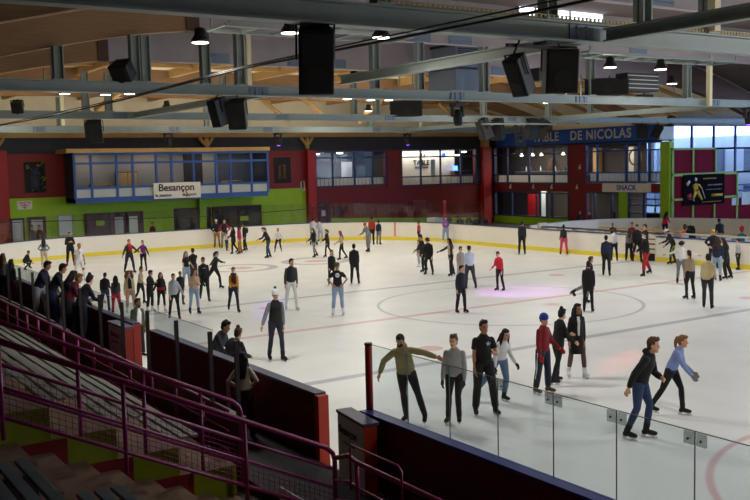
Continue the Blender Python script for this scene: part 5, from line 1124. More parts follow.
    if ex.get('print') or ex.get('star') or ex.get('roundprint'):
        c = cloth(ex.get('print', 'white')); bm = bmesh.new()
        def cp(u, v, r): bl(bm, T @ Vector((0.104 + thick - 0.004 - abs(u) * 0.12, u, v)), (0.006, r, r), T, 8, 6)
        if ex.get('star'):
            pts = [(0.055 + (0.046 if i % 2 == 0 else 0.019) * math.sin(i * PI / 5), 0.33 + (0.046 if i % 2 == 0 else 0.019) * math.cos(i * PI / 5)) for i in range(10)]
            vs = [bm.verts.new(X(T @ Vector((0.124, a, b)))) for a, b in pts]; vb = [bm.verts.new(X(T @ Vector((0.108, a, b)))) for a, b in pts]; bm.faces.new(vs); bm.faces.new(list(reversed(vb)))
            for i in range(10): bm.faces.new((vs[i], vb[i], vb[(i + 1) % 10], vs[(i + 1) % 10]))
        elif ex.get('roundprint'): bl(bm, T @ Vector((0.106, 0, 0.33)), (0.012, 0.075, 0.075), T); 
        else:
            for (u, v, r) in ((0, 0.36, 0.022), (0, 0.30, 0.02), (0.035, 0.33, 0.014), (-0.035, 0.33, 0.014), (0, 0.25, 0.016)) if ex['print'] == 'red' else ((-0.04, 0.33, 0.01), (-0.01, 0.33, 0.01), (0.02, 0.33, 0.01), (0.05, 0.33, 0.01)): cp(u, v, r)
        obj('chest_print', bm, c, t)
        if ex.get('roundprint'):
            bm = bmesh.new(); tb(bm, [T @ Vector((0.117, 0.05, 0.335)), T @ Vector((0.12, -0.02, 0.33)), T @ Vector((0.117, -0.05, 0.32))], [0.008] * 3, 6); obj('print_lettering', bm, cloth('black'), t)
    if ex.get('sash'):
        bm = bmesh.new(); torso(bm, [(-0.06, 0.146, 0.196, 0), (0.07, 0.136, 0.186, 0)]); obj('shirt_hem', bm, cloth(ex['sash']), t)
    if ex.get('scarf'):
        bm = bmesh.new(); nk = J['neck']; tb(bm, [nk + T @ Vector((0.075 * math.cos(a), 0.085 * math.sin(a), -0.005)) for a in [2 * PI * i / 12 for i in range(13)]], [0.036] * 13, 8)
        tb(bm, [nk + T @ Vector((0.085, 0.03, -0.02)), nk + T @ Vector((0.145, 0.035, -0.16)), nk + T @ Vector((0.14, 0.04, -0.36))], [0.045, 0.06, 0.06], 8); tb(bm, [nk + T @ Vector((0.085, -0.04, -0.02)), nk + T @ Vector((0.14, -0.045, -0.14)), nk + T @ Vector((0.14, -0.04, -0.3))], [0.045, 0.055, 0.055], 8); o = obj('scarf', bm, cloth(ex['scarf']), t)
    if ex.get('bag'):
        bm = bmesh.new(); c0 = T @ Vector((-0.17, 0, 0.28)); bl(bm, c0, (0.085, 0.13, 0.19), T); obj('backpack', bm, cloth(ex['bag']), t)
    if ex.get('gloves'):
        gc = 'black' if ex['gloves'] == 'black1' else ex['gloves']
        for n in 'lr':
            if ex['gloves'] == 'black1' and n == 'r': continue
            bm = bmesh.new(); f = J['hd' + n].normalized(); wr = J['wr' + n]; up = Vector((0, 0, 1)) if abs(f.z) < 0.8 else Vector((1, 0, 0)); lat = (up - f * up.dot(f)).normalized(); q = 1 if n == 'l' else -1; nrm = f.cross(lat)
            if nrm.y * q > 0: nrm = -nrm
            tb(bm, [wr - f * 0.01, wr + f * 0.03, wr + f * 0.085], [0.03, 0.033, 0.036], 8)
            for (o_, ln) in ((0.029, 0.078), (0.0097, 0.088), (-0.0097, 0.082), (-0.029, 0.064)):
                r0 = wr + f * 0.07 + lat * o_; p1 = r0 + f * ln * 0.5 + nrm * 0.006 + lat * o_ * 0.15; p2 = p1 + (f * 0.8 + nrm * 0.6).normalized() * ln * 0.35; p3 = p2 + (f * 0.5 + nrm * 0.85).normalized() * ln * 0.3; tb(bm, [r0, p1, p2, p3], [0.0135, 0.0135, 0.013, 0.012], 6)
            th = wr + f * 0.025 + lat * 0.024; tb(bm, [th, th + (f * 0.6 + lat * 0.8).normalized() * 0.035 + nrm * 0.008, th + (f * 0.85 + lat * 0.5).normalized() * 0.07 + nrm * 0.02], [0.016, 0.015, 0.0135], 6)
            o = obj('glove', bm, cloth(gc), t); remesh(o, vox, 1)
    # ---- hair, hats, masks
    style, hc = hair; hm = cloth(hc if hc in COL else 'dkbrown') if style not in ('cap', 'beanie') else cloth('dkbrown')
    bm = bmesh.new(); c = -0.022
    if style in ('cap', 'beanie'): bl(bm, hp(-0.03, 0, 0.0), (0.085 * k, 0.08 * k, 0.075 * k), H)
    elif style == 'curly':
        bl(bm, hp(-0.03, 0, 0.04), (0.108 * k, 0.105 * k, 0.105 * k), H)
        for i in range(16):
            a = rng.uniform(0.9, 5.4); z = rng.uniform(-0.14 if fem else -0.03, 0.08); bl(bm, hp(-0.02 + 0.085 * math.cos(a), (0.125 if fem else 0.1) * math.sin(a), z), 0.055 if fem else 0.034, None, 8, 6)
        if fem:
            for q in (-1, 1): tb(bm, [hp(-0.02, q * 0.09, 0.0), hp(-0.01, q * 0.135, -0.1), hp(0.0, q * 0.125, -0.22)], [0.055, 0.065, 0.045])
    else:
        bl(bm, hp(c, 0, 0.035), (0.093 * k, 0.083 * k, 0.102 * k), H); bl(bm, hp(-0.045, 0, -0.02), (0.058 * k, 0.072 * k, 0.075 * k), H)
        bl(bm, hp(0.03, 0, 0.1), (0.062 * k, 0.06 * k, 0.035 * k), H)
        if style == 'short' and near: [bl(bm, hp(rng.uniform(-0.06, 0.07), rng.uniform(-0.05, 0.05), 0.118), 0.024, None, 8, 6) for _ in range(7)]
        if style == 'long' or (style == 'pony' and False):
            bk = J['neck'] + T @ Vector((-0.09 - thick * 0.6, 0, -0.12)); bk2 = J['neck'] + T @ Vector((-0.115 - thick * 0.5, 0, -0.27))
            for q in (-0.05, 0, 0.05): tb(bm, [hp(-0.055, q, 0.0), hp(-0.085, q * 1.15, -0.1), bk + Vector((0, q * 1.2, 0)), bk2 + Vector((0, q * 0.9, 0))], [0.055, 0.05, 0.046, 0.022])
            for q in (-1, 1): tb(bm, [hp(-0.01, q * 0.072, 0.03), hp(-0.0, q * 0.086, -0.07), J['neck'] + T @ Vector((0.03, q * 0.09, -0.06)), J['neck'] + T @ Vector((0.075 + thick * 0.5, q * 0.085, -0.17))], [0.032, 0.034, 0.034, 0.02])
        if style == 'pony': tb(bm, [hp(-0.08, 0, 0.05), hp(-0.125, 0, 0.06), hp(-0.15, 0.005, -0.02), hp(-0.14, 0.01, -0.13), hp(-0.12, 0.0, -0.2)], [0.026, 0.032, 0.036, 0.03, 0.012])
        if style == 'bun': bl(bm, hp(-0.05, 0, 0.14), 0.045)
    if ex.get('beard'): bl(bm, hp(0.045, 0, -0.085), (0.045, 0.055, 0.045), H)
    o = obj('hair', bm, hm, t); remesh(o, vox, 1)
    if ex.get('cap'):
        bm = bmesh.new(); bl(bm, hp(-0.008, 0, 0.06), (0.104 * k, 0.09 * k, 0.08 * k), H); tb(bm, [hp(0.07, 0, 0.058), hp(0.16, 0, 0.04)], [0.05, 0.03], 8); o = obj('cap', bm, cloth(ex['cap']), t); remesh(o, vox, 1)
    if ex.get('beanie'):
        bm = bmesh.new(); bl(bm, hp(-0.014, 0, 0.062), (0.105 * k, 0.094 * k, 0.094 * k), H); tb(bm, [hp(-0.018 + 0.094 * math.cos(a), 0.082 * math.sin(a), 0.03) for a in [2 * PI * i / 14 for i in range(15)]], [0.02] * 15, 8)
        o = obj('knitted_hat', bm, cloth('blue_hat' if ex['beanie'] == 'blue' else ex['beanie']), t); remesh(o, vox, 1)
        if ex['beanie'] == 'white': bm = bmesh.new(); bl(bm, hp(-0.03, 0, 0.172), 0.036); obj('bobble', bm, cloth('olive'), t)
    if ex.get('mask'):
        bm = bmesh.new(); bl(bm, hp(0.048, 0, -0.05), (0.058, 0.058, 0.05), H); obj('face_mask', bm, m_mask if ex['mask'] == 1 else cloth('black'), t)
    if ex.get('glasses'):
        bm = bmesh.new(); [tb(bm, [hp(0.1, q * 0.034 + 0.022 * math.cos(a), 0.008 + 0.018 * math.sin(a)) for a in [2 * PI * i / 8 for i in range(9)]], [0.0045] * 9, 5) for q in (-1, 1)]; obj('glasses', bm, cloth('black'), t)
    # ---- skates or shoes
    skc = {'shoe': 'black', 'brownskate': 'brownskate'}.get(sk, sk)
    for q, n in ((1, 'l'), (-1, 'r')):
        an = J['an' + n]; d2 = J['sd' + n]; pit = J['fp' + n]
        Mf = Matrix.Rotation(math.radians(-pit if pit else 0), 3, 'Y') @ Matrix.Rotation(math.radians(q * 10), 3, 'Z')
        if pit: Mf = Matrix.Rotation(math.radians(35), 3, 'Y') @ Matrix.Rotation(math.radians(q * 8), 3, 'Z')
        drop = 0.0 if pit else min(0.0, 0.0)
        def fp(a, b, c): return an + Mf @ Vector((a, b, c))
        bm = bmesh.new()
        if sk != 'shoe':
            tb(bm, [an - d2 * 0.115, an - d2 * 0.05, fp(-0.005, 0, 0.0), fp(0, 0, -0.05)], [0.056, 0.055, 0.052, 0.045], 12)
            bl(bm, fp(-0.03, 0, -0.055), (0.05, 0.042, 0.045), Mf); bl(bm, fp(0.06, 0, -0.055), (0.085, 0.045, 0.042), Mf); bl(bm, fp(0.125, 0, -0.065), (0.055, 0.046, 0.034), Mf)
            o = obj('ice_skate', bm, cloth(skc), t); remesh(o, vox, 1)
            bm = bmesh.new(); MM = Mf.to_4x4()
            def bxl(a0, a1, b0, b1, c0, c1):
                vs = [X(fp(a, b, c)) for a in (a0, a1) for b in (b0, b1) for c in (c0, c1)]; v = [bm.verts.new(p_) for p_ in vs]
                for f_ in ((0, 1, 3, 2), (4, 6, 7, 5), (0, 4, 5, 1), (2, 3, 7, 6), (0, 2, 6, 4), (1, 5, 7, 3)): bm.faces.new([v[i] for i in f_])
            bxl(-0.09, 0.18, -0.0045, 0.0045, -0.15, -0.128)
            bl_ = obj('blade', bm, m_blade, o); bm = bmesh.new(); bxl(-0.08, 0.0, -0.028, 0.028, -0.108, -0.094); bxl(0.05, 0.165, -0.034, 0.034, -0.108, -0.094); bxl(-0.06, -0.02, -0.014, 0.014, -0.13, -0.1); bxl(0.08, 0.13, -0.014, 0.014, -0.13, -0.1); obj('blade_holder', bm, m_sole if near or skc in ('white', 'grey', 'brownskate') else cloth('dkgrey'), o)
        else:
            tb(bm, [an, fp(0, 0, -0.04)], [0.045, 0.045], 10); bl(bm, fp(-0.02, 0, -0.045), (0.055, 0.04, 0.04), Mf); bl(bm, fp(0.08, 0, -0.05), (0.1, 0.045, 0.035), Mf); o = obj('shoe', bm, cloth('black'), t); remesh(o, vox, 1)
    return t
PEOPLE=[
(-24.67,-10.4,0.99,0.0,47,'crouch','m',('short', 'dkbrown'),('jacket', 'black'),('dkgrey', 1),'black',{},'person in a black jacket crouching on the ice by the end boards'),
(-24.39,-9.49,1.58,0.0,161,'lean_side','f',('long', 'dkbrown'),('sweater', 'greyblue'),('cream', 1.1),'white',{},'long-haired person in a blue-grey sweater and cream trousers seen from behind'),
(-24.9,-8.04,1.8,0.0,-5,'chest','m',('short', 'brown'),('jacket', 'black'),('black', 1.1),'red',{'glasses': 1},'person all in black with red skates standing by the end boards'),
(-17.76,-9.62,1.71,0.0,-1,'glide','m',('short', 'greyhair'),('tee', 'white'),('white', 1.1),'white',{'print': 'red', 'kneepad': 1},'person in a white shirt with a red print and white trousers'),
(-19.29,-6.81,1.63,0.0,1,'handhold_l','m',('short', 'dkbrown'),('jacket', 'charcoal'),('navy', 1.1),'black',{'scarf': 'red'},'person in a charcoal jacket and navy trousers holding hands with the skater in purple'),
(-19.64,-6.0,1.51,0.0,-39,'handhold_r','f',('pony', 'dkbrown'),('vest', 'purple', 'black'),('black', 0.9),'black',{},'person in a purple waistcoat and black leggings holding hands with a skater in charcoal'),
(-7.97,-11.52,1.34,0.0,153,'lean','m',('short', 'black'),('jacket', 'black'),('denimdk', 1),'black',{},'person in black jacket and dark jeans beside the bright red trousers'),
(-6.59,-11.59,1.36,0.0,167,'lean','f',('long', 'black'),('jacket', 'dkgrey'),('rosered', 1),'black',{},'person with long black hair and bright pink-red trousers at the near boards'),
(-6.91,-10.99,1.48,0.0,-13,'down','f',('curly', 'auburn'),('open', 'creamy', 'black'),('pinkbeige', 1.1),'white',{'mask': 1},'person with curly auburn hair in a cream jacket over a black top'),
(-8.78,-9.98,1.36,0.0,41,'walk','f',('bun', 'dkbrown'),('sweater', 'beige'),('black', 0.9),'black',{},'person in beige top and black leggings just behind the long black coat'),
(-6.65,-10.38,1.46,0.0,40,'chest','m',('short', 'black'),('coat', 'black'),('black', 1),'white',{'mask': 1},'person in a long black coat with white skates looking down'),
(-6.61,-10.0,1.36,0.0,-10,'outlow_r','f',('long', 'dkbrown'),('jacket', 'black'),('black', 0.9),'white',{'sash': 'redmid'},'person with long brown hair in black with a red shirt hem and white skates'),
(-4.64,-10.3,1.51,0.0,-16,'walk_arm','f',('pony', 'dkbrown'),('hoodie', 'ltgrey'),('black', 0.9),'black',{},'person in a light grey hooded jacket and black leggings skating toward the stands'),
(-7.51,-8.94,1.23,0.0,-1,'stand','m',('short', 'black'),('jacket', 'black'),('black', 1),'black',{},'person in black mostly hidden behind the light grey hooded jacket'),
(-5.18,-9.38,1.56,0.0,-2,'chest','f',('long', 'brown'),('jacket', 'beigepink'),('denimlt', 0.95),'black',{},'person in beige-pink jacket and light jeans with hands clasped'),
(-11.95,-6.91,1.53,0.0,8,'outlow_l','f',('long', 'ginger'),('tee', 'black'),('denimlt', 1.2),'white',{'mask': 1},'person with ginger hair in a black tee and wide pale jeans'),
(-12.36,-6.43,1.6,0.0,178,'fold','m',('short', 'dkbrown'),('tee', 'black'),('dkgrey', 1),'black',{},'person in a black tee hugging the ginger-haired skater'),
(-7.86,-7.87,1.65,0.0,-18,'walk','m',('short', 'black'),('sweater', 'black'),('black', 1),'dkgrey',{'glasses': 1, 'print': 'white'},'person in glasses and a black sweatshirt with a small white chest line'),
(-10.82,-6.17,1.55,0.0,37,'stride_out','f',('pony', 'dkbrown'),('jacket', 'black'),('black', 1),'black',{'mask': 1},'person in black and pale mask striding with arms spread wide'),
(-4.68,-8.17,1.55,0.0,-15,'walk','f',('short', 'brown'),('sweater', 'mustard'),('navydenim', 0.95),'black',{'scarf': 'burgundy', 'mask': 1, 'gloves': 'black'},'person in a mustard plaid top with a burgundy scarf and dark jeans'),
(-29.2,2.08,1.77,0.0,-24,'hips','m',('cap', 'white'),('jacket', 'navyblk'),('tan', 1.1),'black',{'cap': 'white'},'person in a white cap, dark jacket and tan trousers leaning on the end boards'),
(-28.35,2.2,1.8,0.0,-24,'hips','m',('short', 'brown'),('vest', 'black', 'red'),('khakigrey', 1.1),'black',{},'person in black and red leaning on the end boards'),
(-26.65,1.56,1.19,0.0,126,'walk','c',('short', 'dkbrown'),('sweater', 'palegrey'),('denimdk', 1.1),'black',{},'child in pale grey top and jeans near the end boards'),
(-24.53,1.03,1.62,0.0,-85,'walk','f',('long', 'black'),('coat', 'black'),('black', 1),'black',{},'person with long black hair in a black coat facing the child in jeans'),
(-24.26,1.28,1.65,0.0,-105,'stand','f',('curly', 'dkbrown'),('jacket', 'magenta'),('tan', 1.2),'black',{},'person in a magenta jacket and tan trousers'),
(-25.8,2.33,1.65,0.0,-105,'stand','m',('short', 'black'),('jacket', 'black'),('black', 1.1),'black',{'bag': 'black'},'person in black with a backpack behind the magenta jacket'),
(-20.88,1.4,1.68,0.0,-97,'lean_fwd','f',('pony', 'brown'),('jacket', 'black'),('denimdk', 1),'black',{'mask': 1},'person in a black jacket, blue jeans and pale mask bending slightly to the left'),
(-23.38,3.31,1.41,0.0,-37,'squat_glide','m',('short', 'brown'),('sweater', 'offwhite'),('black', 0.95),'grey',{},'person in off-white sweater gliding with bent knees near the end boards'),
(-25.97,7.08,1.7,0.0,150,'lean_fwd','m',('short', 'black'),('jacket', 'ltgrey'),('ltgrey', 1.1),'black',{},'person in pale grey at the corner boards, left one of two'),
(-28.25,8.9,1.44,0.0,170,'lean_fwd','f',('short', 'dkbrown'),('coat', 'ltgrey'),('ltgrey', 1.2),'black',{},'person in long pale grey coat at the corner boards, right one of two'),
(-19.25,3.29,1.59,0.0,-90,'walk','f',('long', 'dkbrown'),('jacket', 'black'),('grey', 0.95),'black',{'mask': 1},'person in a black top and grey trousers wearing a pale mask near the corner'),
(-18.95,3.95,1.51,0.0,-110,'walk','f',('pony', 'black'),('coat', 'black'),('black', 0.95),'black',{},'person in a black coat walking between the grey trousers and the beige top'),
(-17.01,3.65,1.53,0.0,-111,'walk','f',('long', 'auburn'),('sweater', 'beige'),('black', 0.95),'black',{},'person with long auburn hair, beige top and black leggings facing left'),
(-19.71,7.08,1.66,0.0,-83,'lean_fwd','m',('cap', 'red'),('hoodie', 'grey'),('grey', 1.1),'black',{'cap': 'red'},'person in a red cap and grey sweatshirt leaning forward as he skates'),
(-23.46,9.73,1.77,0.0,137,'stand','m',('short', 'dkbrown'),('jacket', 'rust'),('black', 1.1),'black',{},'person in a rust-orange jacket by the far corner boards'),
(-23.36,10.19,1.51,0.0,116,'stand','m',('short', 'dkbrown'),('jacket', 'navy'),('grey', 1.1),'black',{},'person in a navy jacket and grey trousers beside the rust-orange jacket'),
(-8.56,-1.99,1.46,0.0,-21,'stand','c',('short', 'brown'),('jacket', 'black'),('black', 1),'black',{},'child in black directly behind the hands-on-hips skater'),
(-1.74,-5.81,1.74,0.0,-31,'hips','m',('cap', 'camo'),('tee', 'navyblk'),('denimlt', 1.05),'white',{'cap': 'camo', 'roundprint': 1},'person in a navy tee with a round white print and jeans, hands on hips'),
(-8.17,-1.12,1.67,0.0,143,'stand','m',('short', 'black'),('coat', 'black'),('black', 1.05),'black',{},'person in long black jacket with back turned beyond the hands-on-hips skater'),
(-3.73,-6.46,1.78,0.0,-13,'down','m',('short', 'black'),('vest', 'charcoal', 'olive'),('white', 1.0),'white',{},'person in a dark bomber jacket with olive sleeves and white trousers'),
(3.48,-10.78,1.83,0.0,-7,'walk_armr','m',('beanie', 'white'),('vest', 'black', 'grey'),('navydenim', 0.9),'black',{'beanie': 'white'},'person in a white bobble hat, black body warmer, grey sleeves and skinny dark jeans'),
(-22.41,12.52,1.36,0.0,-96,'outlow_l','c',('short', 'dkbrown'),('jacket', 'rose'),('navy', 1),'black',{},'child in a rose-pink jacket by the far boards'),
(-21.04,13.55,1.66,0.0,-38,'chest','f',('short', 'dkbrown'),('sweater', 'violet'),('denimlt', 1.3),'white',{},'person in a violet sweater and pale wide jeans against the far boards'),
(-9.64,3.44,1.68,0.0,-96,'fwd','f',('bun', 'black'),('coat', 'black'),('black', 1),'black',{},'person in black reaching left, farther of two dark skaters together'),
(-8.53,2.94,1.65,0.0,-57,'lean','m',('curly', 'dkbrown'),('coat', 'black'),('black', 1),'black',{},'person in black coat looking down, nearer of two dark skaters together'),
(-11.44,4.53,1.28,0.0,-96,'stand','c',('short', 'brown'),('jacket', 'grey'),('ltgrey', 1.1),'white',{},'child in grey hidden behind the two dark skaters'),
(-7.56,3.41,1.65,0.0,-108,'reach','f',('long', 'black'),('vest', 'beige', 'black'),('black', 1.2),'black',{},'person in beige vest with black sleeves reaching an arm left'),
(-5.15,2.03,1.54,0.0,-9,'stand','f',('short', 'brown'),('coat', 'greybeige'),('ltgrey', 1),'white',{},'person in a grey-beige coat close beside the pale blue jacket'),
(-3.73,1.34,1.67,0.0,161,'lean','m',('cap', 'black'),('jacket', 'paleblue'),('dkgrey', 1.1),'black',{'cap': 'black'},'person in a pale blue jacket and black cap turned toward the grey-beige coat'),
(0.61,-2.57,1.57,0.0,1,'down','m',('short', 'black'),('sweater', 'navyblk'),('navyblk', 1.05),'black',{},'person all in dark navy gliding alone on the centre circle'),
(-12.35,11.87,1.77,0.0,138,'stand','m',('short', 'dkbrown'),('sweater', 'blackgreen'),('black', 1.1),'black',{},'person in black standing alone with back turned near the far boards'),
(-10.72,13.3,1.52,0.0,145,'lean_fwd','f',('bun', 'black'),('jacket', 'blackgreen'),('pink', 1.2),'black',{},'person in pink trousers leaning on the far boards'),
(-2.51,1.8,1.52,0.0,-81,'lean','m',('short', 'dkbrown'),('sweater', 'red'),('black', 0.95),'black',{},'person in a bright red sweatshirt and black trousers on the centre circle'),
(-2.98,8.07,1.72,0.0,128,'stand','m',('short', 'black'),('jacket', 'navy'),('black', 1.1),'black',{},'person in a navy jacket with back turned, left of the white coat'),
(-6.81,12.73,1.59,0.0,132,'stand','f',('short', 'brown'),('jacket', 'white'),('black', 1.0),'black',{},'person in a white jacket and black trousers with back turned at the far boards'),
(-6.31,13.22,1.58,0.0,131,'stand','f',('long', 'brown'),('jacket', 'grey'),('black', 1.2),'black',{},'person in grey jacket with long brown hair, back turned, far boards'),
(-1.86,9.21,1.84,0.0,-100,'stride','f',('pony', 'black'),('jacket', 'black'),('redtrack', 1.1),'black',{'mask': 1},'person in a black jacket and red tracksuit trousers with a mask'),
(-5.74,13.13,1.8,0.0,-29,'stand','m',('short', 'black'),('jacket', 'black'),('black', 1),'black',{'mask': 1},'person in black with a face mask facing the grey jacket'),
(-4.91,12.71,1.86,0.0,-109,'stand','m',('short', 'black'),('jacket', 'navyblk'),('navyblk', 1),'black',{},'person in dark navy just behind the red tracksuit trousers'),
(-11.0,17.26,1.43,0.0,-48,'stand','m',('short', 'black'),('jacket', 'black'),('black', 1),'black',{},'person in black behind the far boards facing the white jacket'),
(-9.68,17.26,1.53,0.0,-49,'stand','c',('short', 'dkbrown'),('jacket', 'redmid'),('black', 1),'black',{},'child in dull red behind the far boards near the grey jacket'),
(3.16,0.59,1.65,0.0,129,'stand','m',('short', 'dkbrown'),('coat', 'black'),('black', 0.95),'black',{},'person in a black jacket with back turned on the centre circle'),
(1.96,1.83,1.63,0.0,74,'kickback','f',('short', 'brown'),('hoodie', 'navyblk'),('grey', 1),'black',{'hood': 1},'person in a dark hooded jacket with one skate raised behind'),
(-3.99,13.55,1.62,0.0,-131,'lean_fwd','m',('cap', 'white'),('jacket', 'blackgreen'),('black', 1),'black',{'cap': 'white', 'stripe': 'lime'},'person in a white cap and black tracksuit with lime stripes'),
(0.74,8.18,1.67,0.0,119,'armsout','m',('curly', 'black'),('sweater', 'white'),('grey', 1),'black',{},'person in a white top with arms spread, seen from behind'),
(3.48,5.21,1.7,0.0,168,'down','f',('pony', 'dkbrown'),('sweater', 'beigedk'),('black', 0.9),'black',{},'person in a beige sweater and black leggings with a ponytail'),
(5.23,3.82,1.79,0.0,122,'walk','m',('short', 'black'),('hoodie', 'creamtan'),('charcoal', 1),'black',{},'person in a cream-tan hooded sweatshirt and charcoal jeans seen from behind'),
(-1.6,13.26,1.74,0.0,-53,'hips','m',('cap', 'yellow'),('jacket', 'black'),('black', 1),'black',{'cap': 'yellow'},'person in a yellow cap by the far boards'),
(1.1,9.88,1.74,0.0,122,'down','f',('long', 'dkbrown'),('jacket', 'navy'),('denimlt', 1),'black',{},'person with long dark hair, navy jacket and jeans seen from behind'),
(0.95,10.65,1.64,0.0,-164,'fwd','f',('long', 'dkbrown'),('jacket', 'black'),('black', 1.2),'black',{},'person with long dark hair all in black reaching toward the navy jacket'),
(-0.57,13.55,1.35,0.0,-115,'stand','f',('short', 'dkbrown'),('jacket', 'ltgrey'),('black', 1.1),'black',{},'person in a pale grey top at the right edge of the ice'),
(-13.06,24.0,1.65,0.0,109,'lean_fwd','f',('long', 'black'),('jacket', 'rosered'),('navyblk', 0.9),'black',{},'person in a pink-red jacket leaning over the curved white wall'),
(-5.8,16.66,1.61,0.0,128,'sit','c',('short', 'brown'),('jacket', 'orange'),('black', 1),'black',{},'child in an orange jacket sitting behind the far boards'),
(-4.9,15.96,1.71,0.0,128,'sit','f',('curly', 'black'),('jacket', 'black'),('black', 1),'black',{},'person in black sitting beside the child in orange'),
(-5.87,19.56,1.71,0.0,146,'lean_fwd','m',('short', 'navy'),('jacket', 'navy'),('navy', 1),'black',{},'person in navy bending over behind the far boards'),
(-2.59,16.66,1.71,0.0,125,'sit','c',('short', 'red'),('vest', 'teal', 'redmid'),('black', 1),'black',{},'child in red and teal sitting behind the far boards at right'),
(10.14,-11.49,1.72,0.0,-50,'arms_wobble','m',('short', 'black'),('hoodie', 'khaki'),('black', 1),'black',{'mask': 2, 'skin': 1},'person in a khaki hooded sweatshirt with both arms held out behind the glass'),
(10.81,-10.85,1.73,0.0,-48,'stride_n','m',('short', 'brown'),('sweater', 'greymel'),('black', 0.9),'black',{'gloves': 'black', 'skin': 0},'person in a grey sweatshirt, skinny black jeans and black gloves'),
(10.6,-9.99,1.87,0.0,-25,'stand_n','m',('short', 'black'),('tee', 'black'),('black', 1.15),'black',{'star': 1, 'gloves': 'black1', 'skin': 1},'person in a black tee with a white star, black trousers'),
(10.04,-9.1,1.54,0.0,-6,'pull','f',('long', 'black'),('sweater', 'white'),('denim', 1.05),'black',{'gloves': 'black', 'skin': 0},'person with long dark hair, white top and blue jeans near the glass'),
(10.1,-7.97,1.71,0.0,12,'look_r','m',('beanie', 'blue'),('sweater', 'redsweat'),('navydenim', 1.15),'brownskate',{'beanie': 'blue', 'gloves': 'red', 'stripe': 'white', 'skin': 0},'person in blue beanie, dark red sweatshirt and striped navy trousers'),
(9.65,-7.1,1.66,0.0,81,'fwd','f',('bun', 'black'),('jacket', 'black'),('black', 0.9),'black',{'mask': 1},'person with dark hair bun turned toward the knee-length black coat'),
(9.5,-6.37,1.7,0.0,-25,'down','f',('long', 'black'),('coat', 'black'),('brownlegs', 0.8),'white',{'scarfw': 1, 'skin': 1},'person in a knee-length black coat with white skates'),
(13.47,-8.89,1.82,0.0,26,'lean_arm','m',('short', 'brown'),('hoodie', 'black'),('denimblue', 0.95),'black',{'skin': 0},'person in a black hooded sweatshirt and blue jeans leaning forward as he skates'),
(12.79,-7.23,1.56,0.0,24,'reach_n','f',('pony', 'ginger'),('sweater', 'blue'),('black', 0.85),'black',{'gloves': 'grey', 'skin': 0},'person with a ginger ponytail in a light blue sweater reaching an arm forward'),
(5.89,-13.5,1.65,0.0,37,'lean_fwd','m',('short', 'black'),('jacket', 'charcoal'),('black', 1),'shoe',{},'person in a charcoal jacket leaning on the near boards looking right'),
(6.79,-13.5,1.56,0.0,126,'lean_fwd','f',('bun', 'brown'),('jacket', 'black'),('black', 1),'shoe',{'bag': 'black'},'person in black with a brown top knot leaning on the near boards'),
(9.36,-14.45,1.62,0.15,140,'hips','f',('long', 'black'),('sweater', 'creamwhite'),('charcoal', 0.95),'shoe',{},'person with long black hair and cream top standing outside the near boards'),
(0.6,-13.35,1.55,0.0,11,'stand','m',('short', 'black'),('open', 'olive', 'white'),('black', 1),'shoe',{'beard': 1},'bearded person in open olive jacket and white shirt by the first gate'),
(-10.08,-14.42,2.1,0.35,138,'stand','f',('long', 'brown'),('sweater', 'grey'),('black', 1),'shoe',{},'brown-haired person in grey at the left edge of the picture'),
(-8.88,-14.42,1.98,0.35,128,'stand','f',('long', 'dkbrown'),('jacket', 'charcoal'),('burgundy', 1),'shoe',{},'person in charcoal with dark hair second from the left edge'),
(-5.18,-14.42,2.18,0.35,47,'lean_fwd','m',('short', 'black'),('jacket', 'navy'),('palegrey', 1),'shoe',{},'short-haired person in navy jacket among the spectators at left'),
(-3.66,-14.42,2.2,0.35,66,'lean_fwd','m',('short', 'black'),('jacket', 'navyblk'),('navy', 1),'shoe',{},'person with black hair looking right with a pale collar among the spectators'),
(-2.39,-14.42,2.1,0.35,65,'lean_fwd','f',('long', 'dkbrown'),('jacket', 'navy'),('palegrey', 1),'shoe',{},'person with dark brown hair in a navy coat among the spectators'),
(-1.89,-14.42,2.06,0.35,65,'lean_fwd','f',('short', 'ginger'),('jacket', 'maroon'),('navyblk', 1),'shoe',{},'person in a maroon jacket leaning toward the ice among the spectators'),
(-0.73,-14.42,2.1,0.35,104,'lean_fwd','f',('bun', 'black'),('jacket', 'navyblk'),('navyblk', 1),'shoe',{},'person in dark navy with raised arms nearest the first gate'),
(-32.2,-0.93,1.64,0.0,10,'stand','m',('short', 'black'),('jacket', 'maroon'),('black', 1),'shoe',{},'person in a maroon top walking in the corridor by the purple doors'),
(-32.2,-8.21,1.85,0.0,17,'stand','m',('short', 'black'),('jacket', 'dkgrey'),('black', 1),'shoe',{},'person in dark grey in the corridor doorway behind the end boards'),
(-32.2,-7.76,1.85,0.0,-54,'stand','m',('short', 'black'),('jacket', 'maroon'),('black', 1),'shoe',{},'person in a maroon jacket in the corridor beside the dark grey one'),
(-19.62,23.5,1.61,0.0,14,'stand','m',('short', 'black'),('jacket', 'black'),('black', 1),'shoe',{},'person in black by the snack counter beyond the curved wall'),
(-18.69,23.5,1.6,0.0,-86,'stand','f',('short', 'dkbrown'),('jacket', 'maroon'),('black', 1),'shoe',{},'person in maroon by the snack counter beyond the curved wall'),
]
for row in PEOPLE: person(*row)

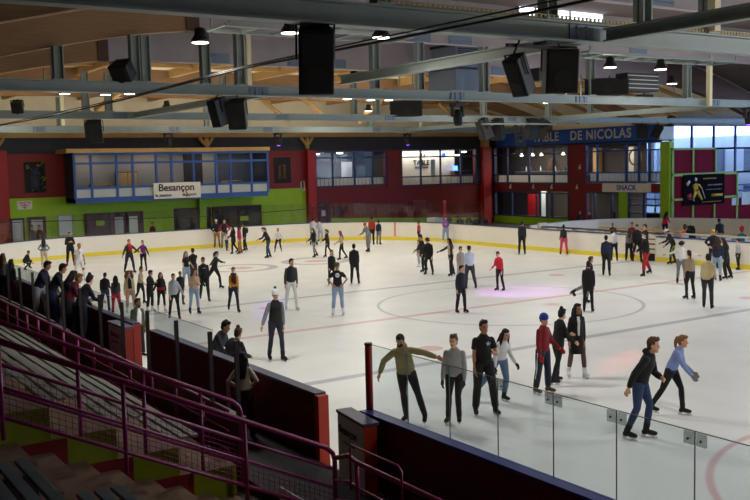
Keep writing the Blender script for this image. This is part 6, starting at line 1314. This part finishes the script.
# ------------------------------------------------------------------ turn text and remeshed figures into plain meshes
bpy.context.view_layer.update()
dg = bpy.context.evaluated_depsgraph_get()
for o in TEXTS:
    me = bpy.data.meshes.new_from_object(o.evaluated_get(dg)); n = bpy.data.objects.new(o.name, me); C.objects.link(n); n.parent = o.parent; n.location = o.location; n.rotation_euler = o.rotation_euler; n.scale = o.scale
new = [(o, bpy.data.meshes.new_from_object(o.evaluated_get(dg))) for o in CONV]
for o in TEXTS:
    bpy.data.objects.remove(o)
for o, me in new:
    o.modifiers.clear(); o.data = me
    for p in me.polygons: p.use_smooth = True
    if 'eyes' in o.keys():
        e = list(o['eyes']); r = o['er']; l = Vector(list(o['lips'])); E = [Vector(e[:3]), Vector(e[3:])]; b = list(o['brow']); Bv = [Vector(b[:3]), Vector(b[3:])]
        for p in me.polygons:
            c = p.center
            if min((c - q).length for q in E) < r * 1.25: p.material_index = 1
            elif r < 0.016 and min(Vector((c.x - q.x, (c.y - q.y) * 0.6, (c.z - q.z) * 2.2)).length for q in Bv) < r * 1.2: p.material_index = 1
            elif Vector(((c.x - l.x), (c.y - l.y) * 0.6, (c.z - l.z) * 1.6)).length < r * 1.3: p.material_index = 2
        for kx in ('eyes', 'lips', 'er', 'brow'): del o[kx]
